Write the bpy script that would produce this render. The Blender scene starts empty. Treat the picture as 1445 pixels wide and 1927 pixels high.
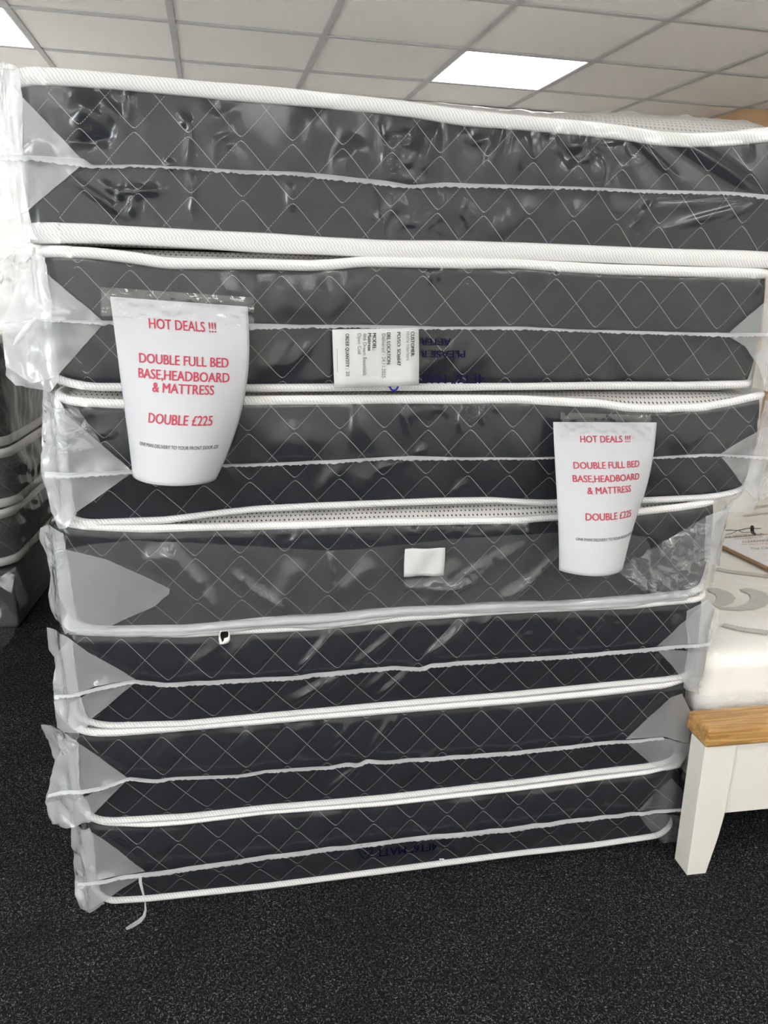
import bpy, bmesh, math, random
import numpy as np
from mathutils import Vector, Matrix
from mathutils.geometry import delaunay_2d_cdt

random.seed(7)
RNG = np.random.RandomState(11)
SC = bpy.context.scene
COL = SC.collection

# ------------------------------------------------------------------ camera
FPX, IW, IH = 1448.0, 1445.0, 1927.0
PITCH, ROLL, YAW = (math.radians(a) for a in (17.12, -1.62, 12.68))
EYE = np.array([0.0, 0.0, 1.3142])
cp, sp, cy, sy, cr, sr = (math.cos(PITCH), math.sin(PITCH), math.cos(YAW), math.sin(YAW), math.cos(ROLL), math.sin(ROLL))
FWD = np.array([sy * cp, cy * cp, -sp]); RGT = np.array([cy, -sy, 0.0]); DWN = np.cross(FWD, RGT)
R2 = cr * RGT + sr * DWN; D2 = cr * DWN - sr * RGT
cam_data = bpy.data.cameras.new('camera')
cam = bpy.data.objects.new('camera', cam_data); COL.objects.link(cam)
M = Matrix(((R2[0], -D2[0], -FWD[0], EYE[0]), (R2[1], -D2[1], -FWD[1], EYE[1]), (R2[2], -D2[2], -FWD[2], EYE[2]), (0, 0, 0, 1)))
cam.matrix_world = M
cam_data.sensor_fit = 'VERTICAL'; cam_data.sensor_height = 36.0; cam_data.lens = 36.0 * FPX / IH
cam_data.clip_start = 0.02
SC.camera = cam

# ------------------------------------------------------------------ light + exposure
PANEL_POWER = 6.5
WINDOW_POWER = 115.0
WORLD = 0.14
SC.view_settings.view_transform = 'Standard'; SC.view_settings.look = 'None'
SC.view_settings.gamma = 1.0; SC.view_settings.use_curve_mapping = False
SC.view_settings.exposure = 1.07
SC.cycles.transparent_max_bounces = 24
SC.cycles.max_bounces = 10
SC.cycles.sample_clamp_direct = 5.0; SC.cycles.sample_clamp_indirect = 5.0
SC.cycles.denoising_input_passes = 'RGB_ALBEDO'
SC.cycles.caustics_reflective = False; SC.cycles.caustics_refractive = False
world = bpy.data.worlds.new('world'); SC.world = world; world.use_nodes = True
world.node_tree.nodes['Background'].inputs[0].default_value = (0.86, 0.93, 1.0, 1)
world.node_tree.nodes['Background'].inputs[1].default_value = WORLD
def area(name, loc, rot, sx, sy_, power, col):
    l = bpy.data.lights.new(name, 'AREA'); l.shape = 'RECTANGLE'; l.size = sx; l.size_y = sy_; l.energy = power; l.color = col
    o = bpy.data.objects.new(name, l); COL.objects.link(o); o.location = loc; o.rotation_euler = rot
    return o
# daylight at the shop window in the left wall
area('window_daylight', (-3.90, -1.4, 1.0), (math.radians(150), 0, math.radians(-90)), 3.4, 0.8, WINDOW_POWER, (0.90, 0.95, 1.0))

# ------------------------------------------------------------------ rays: a pixel becomes a point on a real plane of the shop
def ray(u, v):
    return (u - 722.5) / FPX * R2 + (v - 963.5) / FPX * D2 + FWD
TH = math.radians(-2.488)
UX = np.array([math.cos(TH), math.sin(TH), 0.0]); UN = np.array([-math.sin(TH), math.cos(TH), 0.0])
A0 = np.array([-0.29015, 1.42625, 0.0])            # front left corner of the stack on the floor
D0 = (A0 - EYE * [1, 1, 0]) @ UN
def fp(u, v, off=0.0):                               # point on the vertical plane off metres behind the stack front: (s, y, z)
    d = ray(u, v); P = EYE + d * ((D0 + off) / (d @ UN))
    return np.array([(P - A0) @ UX, off, P[2]])
def onz(u, v, z):
    d = ray(u, v); return EYE + d * ((z - EYE[2]) / d[2])
def ony(u, v, y):
    d = ray(u, v); return EYE + d * (y / d[1])
def to_stack(P):
    q = np.asarray(P) - A0; return np.array([q @ UX, q @ UN, q[2]])

# ------------------------------------------------------------------ materials
def nodes(name):
    m = bpy.data.materials.new(name); m.use_nodes = True; nt = m.node_tree; nt.nodes.clear()
    out = nt.nodes.new('ShaderNodeOutputMaterial')
    return m, nt, out
class N:
    def __init__(s, nt): s.nt = nt
    def __call__(s, t, ins=None, **kw):
        n = s.nt.nodes.new(t)
        for k, v in kw.items(): setattr(n, k, v)
        for k, v in (ins or {}).items():
            if isinstance(v, bpy.types.NodeSocket): s.nt.links.new(v, n.inputs[k])
            else: n.inputs[k].default_value = v
        return n
    def m(s, op, a, b=0.0, c=None):
        n = s.nt.nodes.new('ShaderNodeMath'); n.operation = op
        for k, v in enumerate((a, b) if c is None else (a, b, c)):
            if isinstance(v, bpy.types.NodeSocket): s.nt.links.new(v, n.inputs[k])
            else: n.inputs[k].default_value = v
        return n.outputs[0]
    def mix(s, f, a, b):
        n = s.nt.nodes.new('ShaderNodeMix'); n.data_type = 'RGBA'
        for k, v in ((0, f), (6, a), (7, b)):
            if isinstance(v, bpy.types.NodeSocket): s.nt.links.new(v, n.inputs[k])
            else: n.inputs[k].default_value = v if k == 0 else (*v, 1) if len(v) == 3 else v
        return n.outputs[2]
    def ramp(s, f, lo, hi):
        n = s.nt.nodes.new('ShaderNodeMapRange'); n.interpolation_type = 'SMOOTHSTEP'
        s.nt.links.new(f, n.inputs[0]); n.inputs[1].default_value = lo; n.inputs[2].default_value = hi
        return n.outputs[0]
def principled(name, col, rough=0.6, bump=None, metallic=0.0, spec=0.5):
    m, nt, out = nodes(name); n = N(nt)
    b = n('ShaderNodeBsdfPrincipled', {'Base Color': (*col, 1), 'Roughness': rough, 'Metallic': metallic, 'Specular IOR Level': spec})
    tc = n('ShaderNodeTexCoord')
    if bump:
        sc, st = bump
        nz = n('ShaderNodeTexNoise', {'Vector': tc.outputs['Object'], 'Scale': sc, 'Detail': 3.0})
        bp = n('ShaderNodeBump', {'Height': nz.outputs['Fac'], 'Strength': st, 'Distance': 0.004})
        nt.links.new(bp.outputs[0], b.inputs['Normal'])
        c = n.mix(n.m('MULTIPLY', nz.outputs['Fac'], 0.16), col, tuple(x * 0.7 for x in col))
        nt.links.new(c, b.inputs['Base Color'])
    nt.links.new(b.outputs[0], out.inputs[0])
    return m
def film(name, haze, rough=0.09, bump=0.12, scale=14.0, stretch=(1, 1, 1), boost=1.5, tint=(0.93, 0.95, 0.97), trans=0.5):
    m, nt, out = nodes(name); n = N(nt)
    tc = n('ShaderNodeTexCoord')
    mp = n('ShaderNodeMapping', {'Vector': tc.outputs['Object'], 'Scale': stretch})
    nz = n('ShaderNodeTexNoise', {'Vector': mp.outputs[0], 'Scale': scale, 'Detail': 1.0 if bump < 0.35 else 2.5, 'Distortion': 0.6})
    n2 = n('ShaderNodeTexNoise', {'Vector': tc.outputs['Object'], 'Scale': 4.0, 'Detail': 2.0})
    bp = n('ShaderNodeBump', {'Height': nz.outputs['Fac'], 'Strength': bump, 'Distance': 0.02})
    tr = n('ShaderNodeBsdfTransparent', {'Color': (0.97, 0.975, 0.98, 1)})
    df = n('ShaderNodeBsdfDiffuse', {'Color': (*tint, 1), 'Normal': bp.outputs[0]})
    tl = n('ShaderNodeBsdfTranslucent', {'Color': (*tint, 1), 'Normal': bp.outputs[0]})
    mk = n('ShaderNodeMixShader', {0: trans, 1: df.outputs[0], 2: tl.outputs[0]})
    hz = n.m('MULTIPLY', n.m('ADD', n.m('MULTIPLY', n2.outputs['Fac'], 0.7), 0.65), haze)
    body = n('ShaderNodeMixShader', {0: hz, 1: tr.outputs[0], 2: mk.outputs[0]})
    gl = n('ShaderNodeBsdfGlossy', {'Color': (1, 1, 1, 1), 'Roughness': rough, 'Normal': bp.outputs[0]})
    geo = n('ShaderNodeNewGeometry')                  # a thin sheet reflects alike from both sides
    ior = n.m('SUBTRACT', 1.5, n.m('MULTIPLY', geo.outputs['Backfacing'], 1.5 - 1 / 1.5))
    fr = n('ShaderNodeFresnel', {'IOR': ior, 'Normal': bp.outputs[0]})
    f2 = n.m('MINIMUM', n.m('MULTIPLY', fr.outputs[0], boost), 0.9)
    fin = n('ShaderNodeMixShader', {0: f2, 1: body.outputs[0], 2: gl.outputs[0]})
    nt.links.new(fin.outputs[0], out.inputs[0])
    return m
def emission(name, col, st):
    m, nt, out = nodes(name); n = N(nt)
    e = n('ShaderNodeEmission', {'Color': (*col, 1), 'Strength': st}); nt.links.new(e.outputs[0], out.inputs[0]); return m

def mat_quilt():                                     # charcoal side fabric, zigzag stitching, UV in metres
    m, nt, out = nodes('charcoal_quilted_fabric'); n = N(nt)
    uv = n('ShaderNodeUVMap'); sx = n('ShaderNodeSeparateXYZ', {0: uv.outputs[0]})
    u, v = sx.outputs[0], sx.outputs[1]
    PU, PV = 0.168, 0.091
    tri = n.m('MULTIPLY', n.m('ARCSINE', n.m('MULTIPLY', n.m('SINE', n.m('MULTIPLY', u, 2 * math.pi / PU)), 0.985)), PV * 0.5 * 2 / math.pi * 1.04)
    vv = n.m('SUBTRACT', n.m('MODULO', n.m('ADD', v, 10 * PV), PV), PV / 2)
    d1 = n.m('ABSOLUTE', n.m('SUBTRACT', vv, tri)); d2 = n.m('ABSOLUTE', n.m('ADD', vv, tri))
    d = n.m('MINIMUM', d1, d2)
    # one thread is a dotted line, the other a continuous one
    cosu = n.m('COSINE', n.m('MULTIPLY', u, 2 * math.pi / PU))
    rising1 = n.m('GREATER_THAN', cosu, 0.0); on1 = n.m('LESS_THAN', d1, d2)
    rising = n.m('COMPARE', rising1, on1, 0.1)
    dash = n.m('GREATER_THAN', n.m('SINE', n.m('MULTIPLY', u, 2 * math.pi / 0.0034)), -0.35)
    keep = n.m('MAXIMUM', n.m('SUBTRACT', 1.0, rising), dash)
    line = n.m('MULTIPLY', n.m('SUBTRACT', 1.0, n.ramp(d, 0.0003, 0.0009)), keep)
    weave = n('ShaderNodeTexNoise', {'Vector': n('ShaderNodeMapping', {'Vector': uv.outputs[0], 'Scale': (60, 500, 1)}).outputs[0], 'Scale': 1.0, 'Detail': 2.0})
    base = n.mix(weave.outputs['Fac'], (0.010, 0.012, 0.0155), (0.0145, 0.017, 0.021))
    col = n.mix(line, base, (0.28, 0.28, 0.28))
    hgt = n.m('ADD', n.m('MULTIPLY', n.ramp(d, 0.0, 0.022), 1.0), n.m('MULTIPLY', weave.outputs['Fac'], 0.03))
    bp = n('ShaderNodeBump', {'Height': hgt, 'Strength': 0.5, 'Distance': 0.006})
    b = n('ShaderNodeBsdfPrincipled', {'Base Color': col, 'Roughness': 0.85, 'Specular IOR Level': 0.2, 'Normal': bp.outputs[0]})
    nt.links.new(b.outputs[0], out.inputs[0]); return m
def mat_piping():
    m, nt, out = nodes('white_twill_tape'); n = N(nt)
    uv = n('ShaderNodeUVMap'); sx = n('ShaderNodeSeparateXYZ', {0: uv.outputs[0]})
    st = n.m('SINE', n.m('ADD', n.m('MULTIPLY', sx.outputs[0], 2 * math.pi / 0.0062), n.m('MULTIPLY', sx.outputs[1], 2 * math.pi / 0.0085)))
    f = n.ramp(st, -0.95, 0.1)
    col = n.mix(f, (0.61, 0.60, 0.585), (0.81, 0.80, 0.78))
    bp = n('ShaderNodeBump', {'Height': f, 'Strength': 0.5, 'Distance': 0.0015})
    b = n('ShaderNodeBsdfPrincipled', {'Base Color': col, 'Roughness': 0.8, 'Specular IOR Level': 0.2, 'Normal': bp.outputs[0]})
    nt.links.new(b.outputs[0], out.inputs[0]); return m
def mat_panel():                                     # off white knit with small black dots in staggered rows
    m, nt, out = nodes('dotted_knit_fabric'); n = N(nt)
    uv = n('ShaderNodeUVMap'); sx = n('ShaderNodeSeparateXYZ', {0: uv.outputs[0]})
    u = n.m('DIVIDE', sx.outputs[0], 0.0088); v = n.m('DIVIDE', sx.outputs[1], 0.0125)
    row = n.m('FLOOR', v)
    uo = n.m('ADD', u, n.m('MULTIPLY', n.m('MODULO', n.m('ADD', row, 1000.0), 2.0), 0.5))
    fu = n.m('MULTIPLY', n.m('SUBTRACT', n.m('FRACT', uo), 0.5), 0.0088); fv = n.m('MULTIPLY', n.m('SUBTRACT', n.m('FRACT', v), 0.5), 0.0125)
    r = n.m('SQRT', n.m('ADD', n.m('MULTIPLY', fu, fu), n.m('MULTIPLY', n.m('MULTIPLY', fv, fv), 0.30)))
    dot = n.m('SUBTRACT', 1.0, n.ramp(r, 0.0011, 0.0018))
    nz = n('ShaderNodeTexNoise', {'Vector': uv.outputs[0], 'Scale': 12.0})
    col = n.mix(dot, (0.76, 0.75, 0.73), (0.03, 0.03, 0.035))
    bp = n('ShaderNodeBump', {'Height': nz.outputs['Fac'], 'Strength': 0.4, 'Distance': 0.02})
    b = n('ShaderNodeBsdfPrincipled', {'Base Color': col, 'Roughness': 0.9, 'Specular IOR Level': 0.1, 'Normal': bp.outputs[0]})
    nt.links.new(b.outputs[0], out.inputs[0]); return m
def mat_carpet():
    m, nt, out = nodes('charcoal_carpet'); n = N(nt)
    tc = n('ShaderNodeTexCoord'); P = tc.outputs['Object']
    a = n('ShaderNodeTexNoise', {'Vector': P, 'Scale': 210.0, 'Detail': 4.0, 'Roughness': 0.75})
    w = n('ShaderNodeTexNoise', {'Vector': P, 'Scale': 90.0, 'Detail': 2.0})
    wc = n('ShaderNodeVectorMath', {0: P, 1: w.outputs['Color']}, operation='MULTIPLY_ADD'); wc.inputs[1].default_value = (1, 1, 1)
    sv = n('ShaderNodeVectorMath', {0: w.outputs['Color']}, operation='SCALE'); sv.inputs['Scale'].default_value = 0.012
    pv = n('ShaderNodeVectorMath', {0: P, 1: sv.outputs[0]}, operation='ADD')
    f1 = n('ShaderNodeTexNoise', {'Vector': n('ShaderNodeMapping', {'Vector': pv.outputs[0], 'Scale': (520, 170, 1), 'Rotation': (0, 0, 0.6)}).outputs[0], 'Scale': 1.0, 'Detail': 1.0})
    f2 = n('ShaderNodeTexNoise', {'Vector': n('ShaderNodeMapping', {'Vector': pv.outputs[0], 'Scale': (160, 480, 1), 'Rotation': (0, 0, -0.4)}).outputs[0], 'Scale': 1.0, 'Detail': 1.0})
    fib = n.m('MAXIMUM', n.ramp(f1.outputs['Fac'], 0.60, 0.76), n.ramp(f2.outputs['Fac'], 0.60, 0.76))
    big = n('ShaderNodeTexNoise', {'Vector': P, 'Scale': 6.0, 'Detail': 4.0})
    base = n.mix(n.ramp(a.outputs['Fac'], 0.38, 0.68), (0.0015, 0.0015, 0.002), (0.026, 0.026, 0.029))
    amt = n.m('MULTIPLY', fib, n.m('ADD', n.m('MULTIPLY', big.outputs['Fac'], 0.9), 0.05))
    col = n.mix(amt, base, (0.55, 0.55, 0.57))
    hg = n.m('ADD', n.m('MULTIPLY', fib, 0.6), a.outputs['Fac'])
    bp = n('ShaderNodeBump', {'Height': hg, 'Strength': 0.9, 'Distance': 0.004})
    b = n('ShaderNodeBsdfPrincipled', {'Base Color': col, 'Roughness': 0.95, 'Specular IOR Level': 0.1, 'Normal': bp.outputs[0]})
    nt.links.new(b.outputs[0], out.inputs[0]); return m
def mat_oak():
    m, nt, out = nodes('oiled_oak'); n = N(nt)
    tc = n('ShaderNodeTexCoord')
    mp = n('ShaderNodeMapping', {'Vector': tc.outputs['Object'], 'Scale': (3.0, 34, 40)})
    nz = n('ShaderNodeTexNoise', {'Vector': mp.outputs[0], 'Scale': 2.2, 'Detail': 6.0, 'Roughness': 0.65, 'Distortion': 0.8})
    fine = n('ShaderNodeTexNoise', {'Vector': n('ShaderNodeMapping', {'Vector': tc.outputs['Object'], 'Scale': (18, 420, 420)}).outputs[0], 'Scale': 1.0, 'Detail': 2.0})
    c = n.mix(n.ramp(nz.outputs['Fac'], 0.3, 0.7), (0.30, 0.15, 0.045), (0.56, 0.33, 0.115))
    c = n.mix(n.m('MULTIPLY', n.ramp(fine.outputs['Fac'], 0.55, 0.72), 0.55), c, (0.23, 0.11, 0.035))
    bp = n('ShaderNodeBump', {'Height': fine.outputs['Fac'], 'Strength': 0.2, 'Distance': 0.001})
    b = n('ShaderNodeBsdfPrincipled', {'Base Color': c, 'Roughness': 0.42, 'Normal': bp.outputs[0]})
    nt.links.new(b.outputs[0], out.inputs[0]); return m
def mat_hatch():
    m, nt, out = nodes('grey_hatched_knit'); n = N(nt)
    tc = n('ShaderNodeTexCoord'); sx = n('ShaderNodeSeparateXYZ', {0: tc.outputs['Object']})
    s = n.m('SINE', n.m('MULTIPLY', n.m('ADD', sx.outputs[0], n.m('MULTIPLY', sx.outputs[1], 0.12)), 2 * math.pi / 0.0068))
    c = n.mix(n.ramp(s, -0.3, 0.3), (0.80, 0.79, 0.74), (0.30, 0.30, 0.29))
    b = n('ShaderNodeBsdfPrincipled', {'Base Color': c, 'Roughness': 0.9, 'Specular IOR Level': 0.1})
    nt.links.new(b.outputs[0], out.inputs[0]); return m

MT = dict(
    quilt=mat_quilt(), piping=mat_piping(), panel=mat_panel(), carpet=mat_carpet(), oak=mat_oak(), hatch=mat_hatch(),
    film=film('clear_plastic_film', 0.006, rough=0.19, bump=0.10, scale=10.0, stretch=(1.0, 1, 0.5), boost=0.95),
    gusset=film('folded_cloudy_film', 0.32, rough=0.16, bump=0.8, scale=11.0, stretch=(1, 1, .5), boost=1.5),
    ear=film('layered_cloudy_film', 0.44, rough=0.16, bump=1.0, scale=13.0, stretch=(1, 1, .5), boost=1.5),
    flap=film('doubled_hazy_film', 0.075, rough=0.2, bump=0.12, scale=7.0, boost=1.3),
    seam=film('sealed_film_edge', 0.62, rough=0.42, bump=0.3, scale=60.0, boost=0.6),
    crumple=film('crumpled_film', 0.15, rough=0.14, bump=0.8, scale=26.0, boost=1.6),
    topfilm=film('loose_top_film', 0.16, rough=0.16, bump=0.3, scale=14.0, boost=1.5, tint=(0.97, 0.97, 0.96)),
    tape=film('clear_parcel_tape', 0.02, rough=0.08, bump=0.12, scale=30.0, boost=1.8),
    whitefilm=film('clear_film_over_white', 0.05, rough=0.12, bump=0.6, scale=9.0, boost=0.6, tint=(0.95, 0.94, 0.90)),
    paper=principled('white_paper', (0.46, 0.465, 0.485), 0.7, (6.0, 0.05)),
    label=principled('label_paper', (0.50, 0.51, 0.50), 0.55, (9.0, 0.08)),
    red=principled('red_ink', (0.42, 0.012, 0.045), 0.6), ink=principled('black_ink', (0.02, 0.02, 0.022), 0.6),
    grey_ink=principled('grey_ink', (0.10, 0.10, 0.10), 0.6), rose=principled('pale_red_ink', (0.6, 0.12, 0.12), 0.6),
    purple=principled('purple_ink', (0.014, 0.009, 0.05), 0.9, spec=0.05), navy=principled('navy_ink', (0.004, 0.004, 0.022), 0.9, spec=0.05),
    blue=principled('blue_ink', (0.01, 0.015, 0.30), 0.5),
    white_paint=principled('cream_white_paint', (0.72, 0.70, 0.635), 0.45, (3.0, 0.03)),
    cream_knit=principled('cream_knit_fabric', (0.88, 0.86, 0.80), 0.9, (40.0, 0.12)),
    wall=principled('white_wall_paint', (0.88, 0.87, 0.84), 0.7, (30.0, 0.05)),
    tan=principled('tan_wall_paint', (0.62, 0.40, 0.22), 0.75, (30.0, 0.05)),
    tile=principled('mineral_ceiling_tile', (0.94, 0.925, 0.89), 0.9, (160.0, 0.25)),
    tbar=principled('grey_ceiling_bar', (0.46, 0.46, 0.46), 0.5, (20.0, 0.05)),
    black=principled('black_hole', (0.002, 0.002, 0.002), 1.0), fluff=principled('torn_white_wadding', (0.7, 0.69, 0.66), 0.9, (120.0, 0.6)),
    clipmetal=principled('dark_metal_clip', (0.03, 0.03, 0.035), 0.3, metallic=0.8),
    board=principled('brown_hardboard', (0.40, 0.20, 0.07), 0.5, (60.0, 0.1)),
    basefab=principled('grey_base_fabric', (0.05, 0.05, 0.055), 0.9, (80.0, 0.2)),
    greytape=principled('grey_edge_tape', (0.70, 0.69, 0.65), 0.9, (80.0, 0.2)),
    glow=emission('lit_panel_diffuser', (1.0, 0.985, 0.95), PANEL_POWER),
    frame=principled('white_metal_frame', (0.78, 0.78, 0.78), 0.5),
)

# ------------------------------------------------------------------ object helpers
def mesh_obj(name, verts, faces, mat, parent=None, uv=None, smooth=True, mats=None, fmat=None):
    me = bpy.data.meshes.new(name)
    me.from_pydata([tuple(map(float, v)) for v in verts], [], [tuple(int(i) for i in f) for f in faces])
    for mm in (mats or [mat]): me.materials.append(mm)
    if fmat is not None: me.polygons.foreach_set('material_index', np.asarray(fmat, dtype=np.int32))
    if uv is not None:
        lay = me.uv_layers.new(name='uv'); idx = np.empty(len(me.loops), dtype=np.int32); me.loops.foreach_get('vertex_index', idx)
        lay.data.foreach_set('uv', np.asarray(uv, dtype=np.float32)[idx].ravel())
    if smooth: me.polygons.foreach_set('use_smooth', np.ones(len(me.polygons), dtype=bool))
    me.update()
    o = bpy.data.objects.new(name, me); COL.objects.link(o)
    if parent is not None: o.parent = parent
    return o
def tag(o, label=None, cat=None, group=None, kind=None):
    if label: o['label'] = label
    if cat: o['category'] = cat
    if group: o['group'] = group
    if kind: o['kind'] = kind
    return o
def empty(name, loc, rz=0.0, label=None, cat=None, group=None):
    o = bpy.data.objects.new(name, None); COL.objects.link(o); o.location = tuple(map(float, loc)); o.rotation_euler = (0, 0, rz)
    o.empty_display_size = 0.1
    return tag(o, label, cat, group)
def grid_faces(nr, nc, wrap=False):
    f = []
    for r in range(nr - 1):
        for c in range(nc - (0 if wrap else 1)):
            a = r * nc + c; b = r * nc + (c + 1) % nc
            f.append((a, b, b + nc, a + nc))
    return f
class MB:
    def __init__(s): s.v = []; s.f = []
    def add(s, v, f):
        k = len(s.v); s.v += [tuple(x) for x in v]; s.f += [tuple(i + k for i in q) for q in f]; return s
    def box(s, x0, x1, y0, y1, z0, z1):
        return s.add([(x0, y0, z0), (x1, y0, z0), (x1, y1, z0), (x0, y1, z0), (x0, y0, z1), (x1, y0, z1), (x1, y1, z1), (x0, y1, z1)],
                     [(0, 3, 2, 1), (4, 5, 6, 7), (0, 1, 5, 4), (1, 2, 6, 5), (2, 3, 7, 6), (3, 0, 4, 7)])
    def tube(s, pts, r, n=8):
        P = [Vector(p) for p in pts]; V = []; F = []
        for i, p in enumerate(P):
            t = (P[min(i + 1, len(P) - 1)] - P[max(i - 1, 0)]).normalized()
            a = t.orthogonal().normalized() if i == 0 else (a - t * a.dot(t)).normalized()
            b = t.cross(a)
            rr = r[i] if hasattr(r, '__len__') else r
            for k in range(n):
                an = 2 * math.pi * k / n; V.append(p + a * (rr * math.cos(an)) + b * (rr * math.sin(an)))
        F = grid_faces(len(P), n, True)
        F += [tuple(range(n))[::-1], tuple(range((len(P) - 1) * n, len(P) * n))]
        return s.add(V, F)
    def build(s, name, mat, parent=None, bevel=0.0, smooth=False):
        o = mesh_obj(name, s.v, s.f, mat, parent, smooth=smooth)
        if bevel:
            bm = bmesh.new(); bm.from_mesh(o.data)
            bmesh.ops.bevel(bm, geom=list(bm.edges), offset=bevel, segments=3, affect='EDGES', profile=0.6)
            bm.to_mesh(o.data); bm.free()
            for p in o.data.polygons: p.use_smooth = True
            md = o.modifiers.new('wn', 'WEIGHTED_NORMAL'); md.keep_sharp = False
        return o
# value noise, vectorised
PERM = RNG.rand(256, 256)
def vnoise(x, y):
    xi = np.floor(x).astype(int); yi = np.floor(y).astype(int); fx = x - xi; fy = y - yi
    fx = fx * fx * (3 - 2 * fx); fy = fy * fy * (3 - 2 * fy)
    g = lambda a, b: PERM[a % 256, b % 256]
    return (g(xi, yi) * (1 - fx) + g(xi + 1, yi) * fx) * (1 - fy) + (g(xi, yi + 1) * (1 - fx) + g(xi + 1, yi + 1) * fx) * fy - 0.5
def smooth01(t): t = np.clip(t, 0, 1); return t * t * (3 - 2 * t)
def smooth_interp(xs, xp, fpv, w=0.03):
    a = np.zeros_like(xs)
    for k in np.linspace(-1, 1, 7): a = a + np.interp(xs + k * w, xp, fpv)
    return a / 7

# ------------------------------------------------------------------ room shell
CEIL = 1.3142 + 0.929
GX0, GY0, TILE = -1.309, 2.954, 0.6
XL, XR, YF, YB = -4.0, 4.6, -4.1, 4.655
def struct(name, mb, mat): return tag(mb.build(name, mat), kind='structure')
struct('floor', MB().box(XL, XR, YF, YB, -0.06, 0.0), MT['carpet'])
struct('wall_back', MB().box(XL - .1, XR + .1, YB, YB + .1, 0, CEIL + .05), MT['wall'])
struct('wall_front', MB().box(XL - .1, XR + .1, YF - .1, YF, 0, CEIL + .05), MT['wall'])
struct('wall_right', MB().box(XR, XR + .1, YF, YB, 0, CEIL + .05), MT['wall'])
struct('wall_alcove', MB().box(GX0 + 7 * TILE, XR, GY0 + 2 * TILE, YB, 0, CEIL), MT['tan'])
wf = MB()
wx0, wx1, wz0, wz1 = -3.3, 0.5, 0.55, 2.12          # window opening along Y in the left wall
wf.box(XL - .1, XL, YF, wx0, 0, CEIL + .05).box(XL - .1, XL, wx1, YB, 0, CEIL + .05).box(XL - .1, XL, wx0, wx1, 0, wz0).box(XL - .1, XL, wx0, wx1, wz1, CEIL + .05)
struct('wall_left', wf, MT['wall'])
wi = MB().box(XL - .08, XL - .03, wx0, wx1, wz0, wz0 + .06).box(XL - .08, XL - .03, wx0, wx1, wz1 - .06, wz1)
for k in range(4):
    y = wx0 + (wx1 - wx0 - .06) * k / 3; wi.box(XL - .08, XL - .03, y, y + .06, wz0, wz1)
struct('window_1', wi, MT['frame'])
lit = [(i, j) for i in (-4, 0, 4) for j in (-11, -7, -5, 1)] + [(i, j) for i in (-2, 2, 6) for j in (-9, -7)] + [(8, -3), (8, -11)]  # unseen panels added and spaced for front light and film highlights
cl = MB()
for i in range(-5, 10):
    for j in range(-12, 3):
        if (i, j) in lit: continue
        x0, x1 = max(GX0 + i * TILE, XL), min(GX0 + (i + 1) * TILE, XR); y0, y1 = max(GY0 + j * TILE, YF), min(GY0 + (j + 1) * TILE, YB)
        if x1 - x0 < .02 or y1 - y0 < .02: continue
        cl.box(x0, x1, y0, y1, CEIL, CEIL + .015)
struct('ceiling', cl, MT['tile'])
tb = MB()
for i in range(-4, 10):
    x = GX0 + i * TILE; tb.box(x - .012, x + .012, YF, YB, CEIL - .006, CEIL - .0005)
for j in range(-11, 3):
    y = GY0 + j * TILE; tb.box(XL, XR, y - .012, y + .012, CEIL - .0058, CEIL - .0004)
struct('trim_1', tb, MT['tbar'])
struct('trim_2', MB().box(XL, GX0 + 7 * TILE, YB - .045, YB, CEIL - .10, CEIL - .007), MT['frame'])
for (i, j) in lit:
    x, y = GX0 + (i + .5) * TILE, GY0 + (j + .5) * TILE
    if j == 1 and i == 4: lb = 'square lit ceiling panel above the right half of the mattress stack'
    elif j == 1 and i == 0: lb = 'square lit ceiling panel cut by the upper left corner of the photo'
    else: lb = 'square lit ceiling panel added overhead for front light, out of the picture'
    e = empty('ceiling_light', (x, y, CEIL), 0, lb, 'ceiling light', 'square ceiling light panels')
    h = TILE / 2 - .012
    MB().box(-h, h, -h, h, -.002, 0.004).build('diffuser', MT['glow'], e)
    fr = MB()
    for a, b, c, d in ((-h, h, -h, -h + .008), (-h, h, h - .008, h), (-h, -h + .008, -h, h), (h - .008, h, -h, h)): fr.box(a, b, c, d, -.005, 0.006)
    fr.build('frame', MT['frame'], e)

# ------------------------------------------------------------------ text
DG = None
def text_mesh(body, bold=0.0):
    cu = bpy.data.curves.new('t', 'FONT'); cu.body = body; cu.size = 1.0; cu.align_x = 'LEFT'; cu.offset = bold; cu.resolution_u = 3
    o = bpy.data.objects.new('t', cu); COL.objects.link(o)
    dg = bpy.context.evaluated_depsgraph_get(); dg.update()
    me = bpy.data.meshes.new_from_object(o.evaluated_get(dg))
    V = np.array([v.co[:2] for v in me.vertices]) if len(me.vertices) else np.zeros((0, 2)); F = [tuple(p.vertices) for p in me.polygons]
    bpy.data.objects.remove(o); bpy.data.curves.remove(cu); bpy.data.meshes.remove(me)
    if len(V):
        V[:, 0] -= V[:, 0].min(); V[:, 0] /= V[:, 0].max()
    return V, F          # x normalised 0..1, y in cap units (cap height about 0.69)
CAP = 0.70
def text_to(dst, body, fn, bold=0.0):                # fn(x 0..1, y in cap heights) -> 3d
    V, F = text_mesh(body)
    w = bold * 1.6 / max(len(body), 1)               # heavier strokes: the outline laid down three times, a hair apart
    for k in ((0,) if bold == 0 else (-1, 0, 1)):
        if len(V): dst.add([fn(x + k * w, y / CAP) for x, y in V], F)

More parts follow.
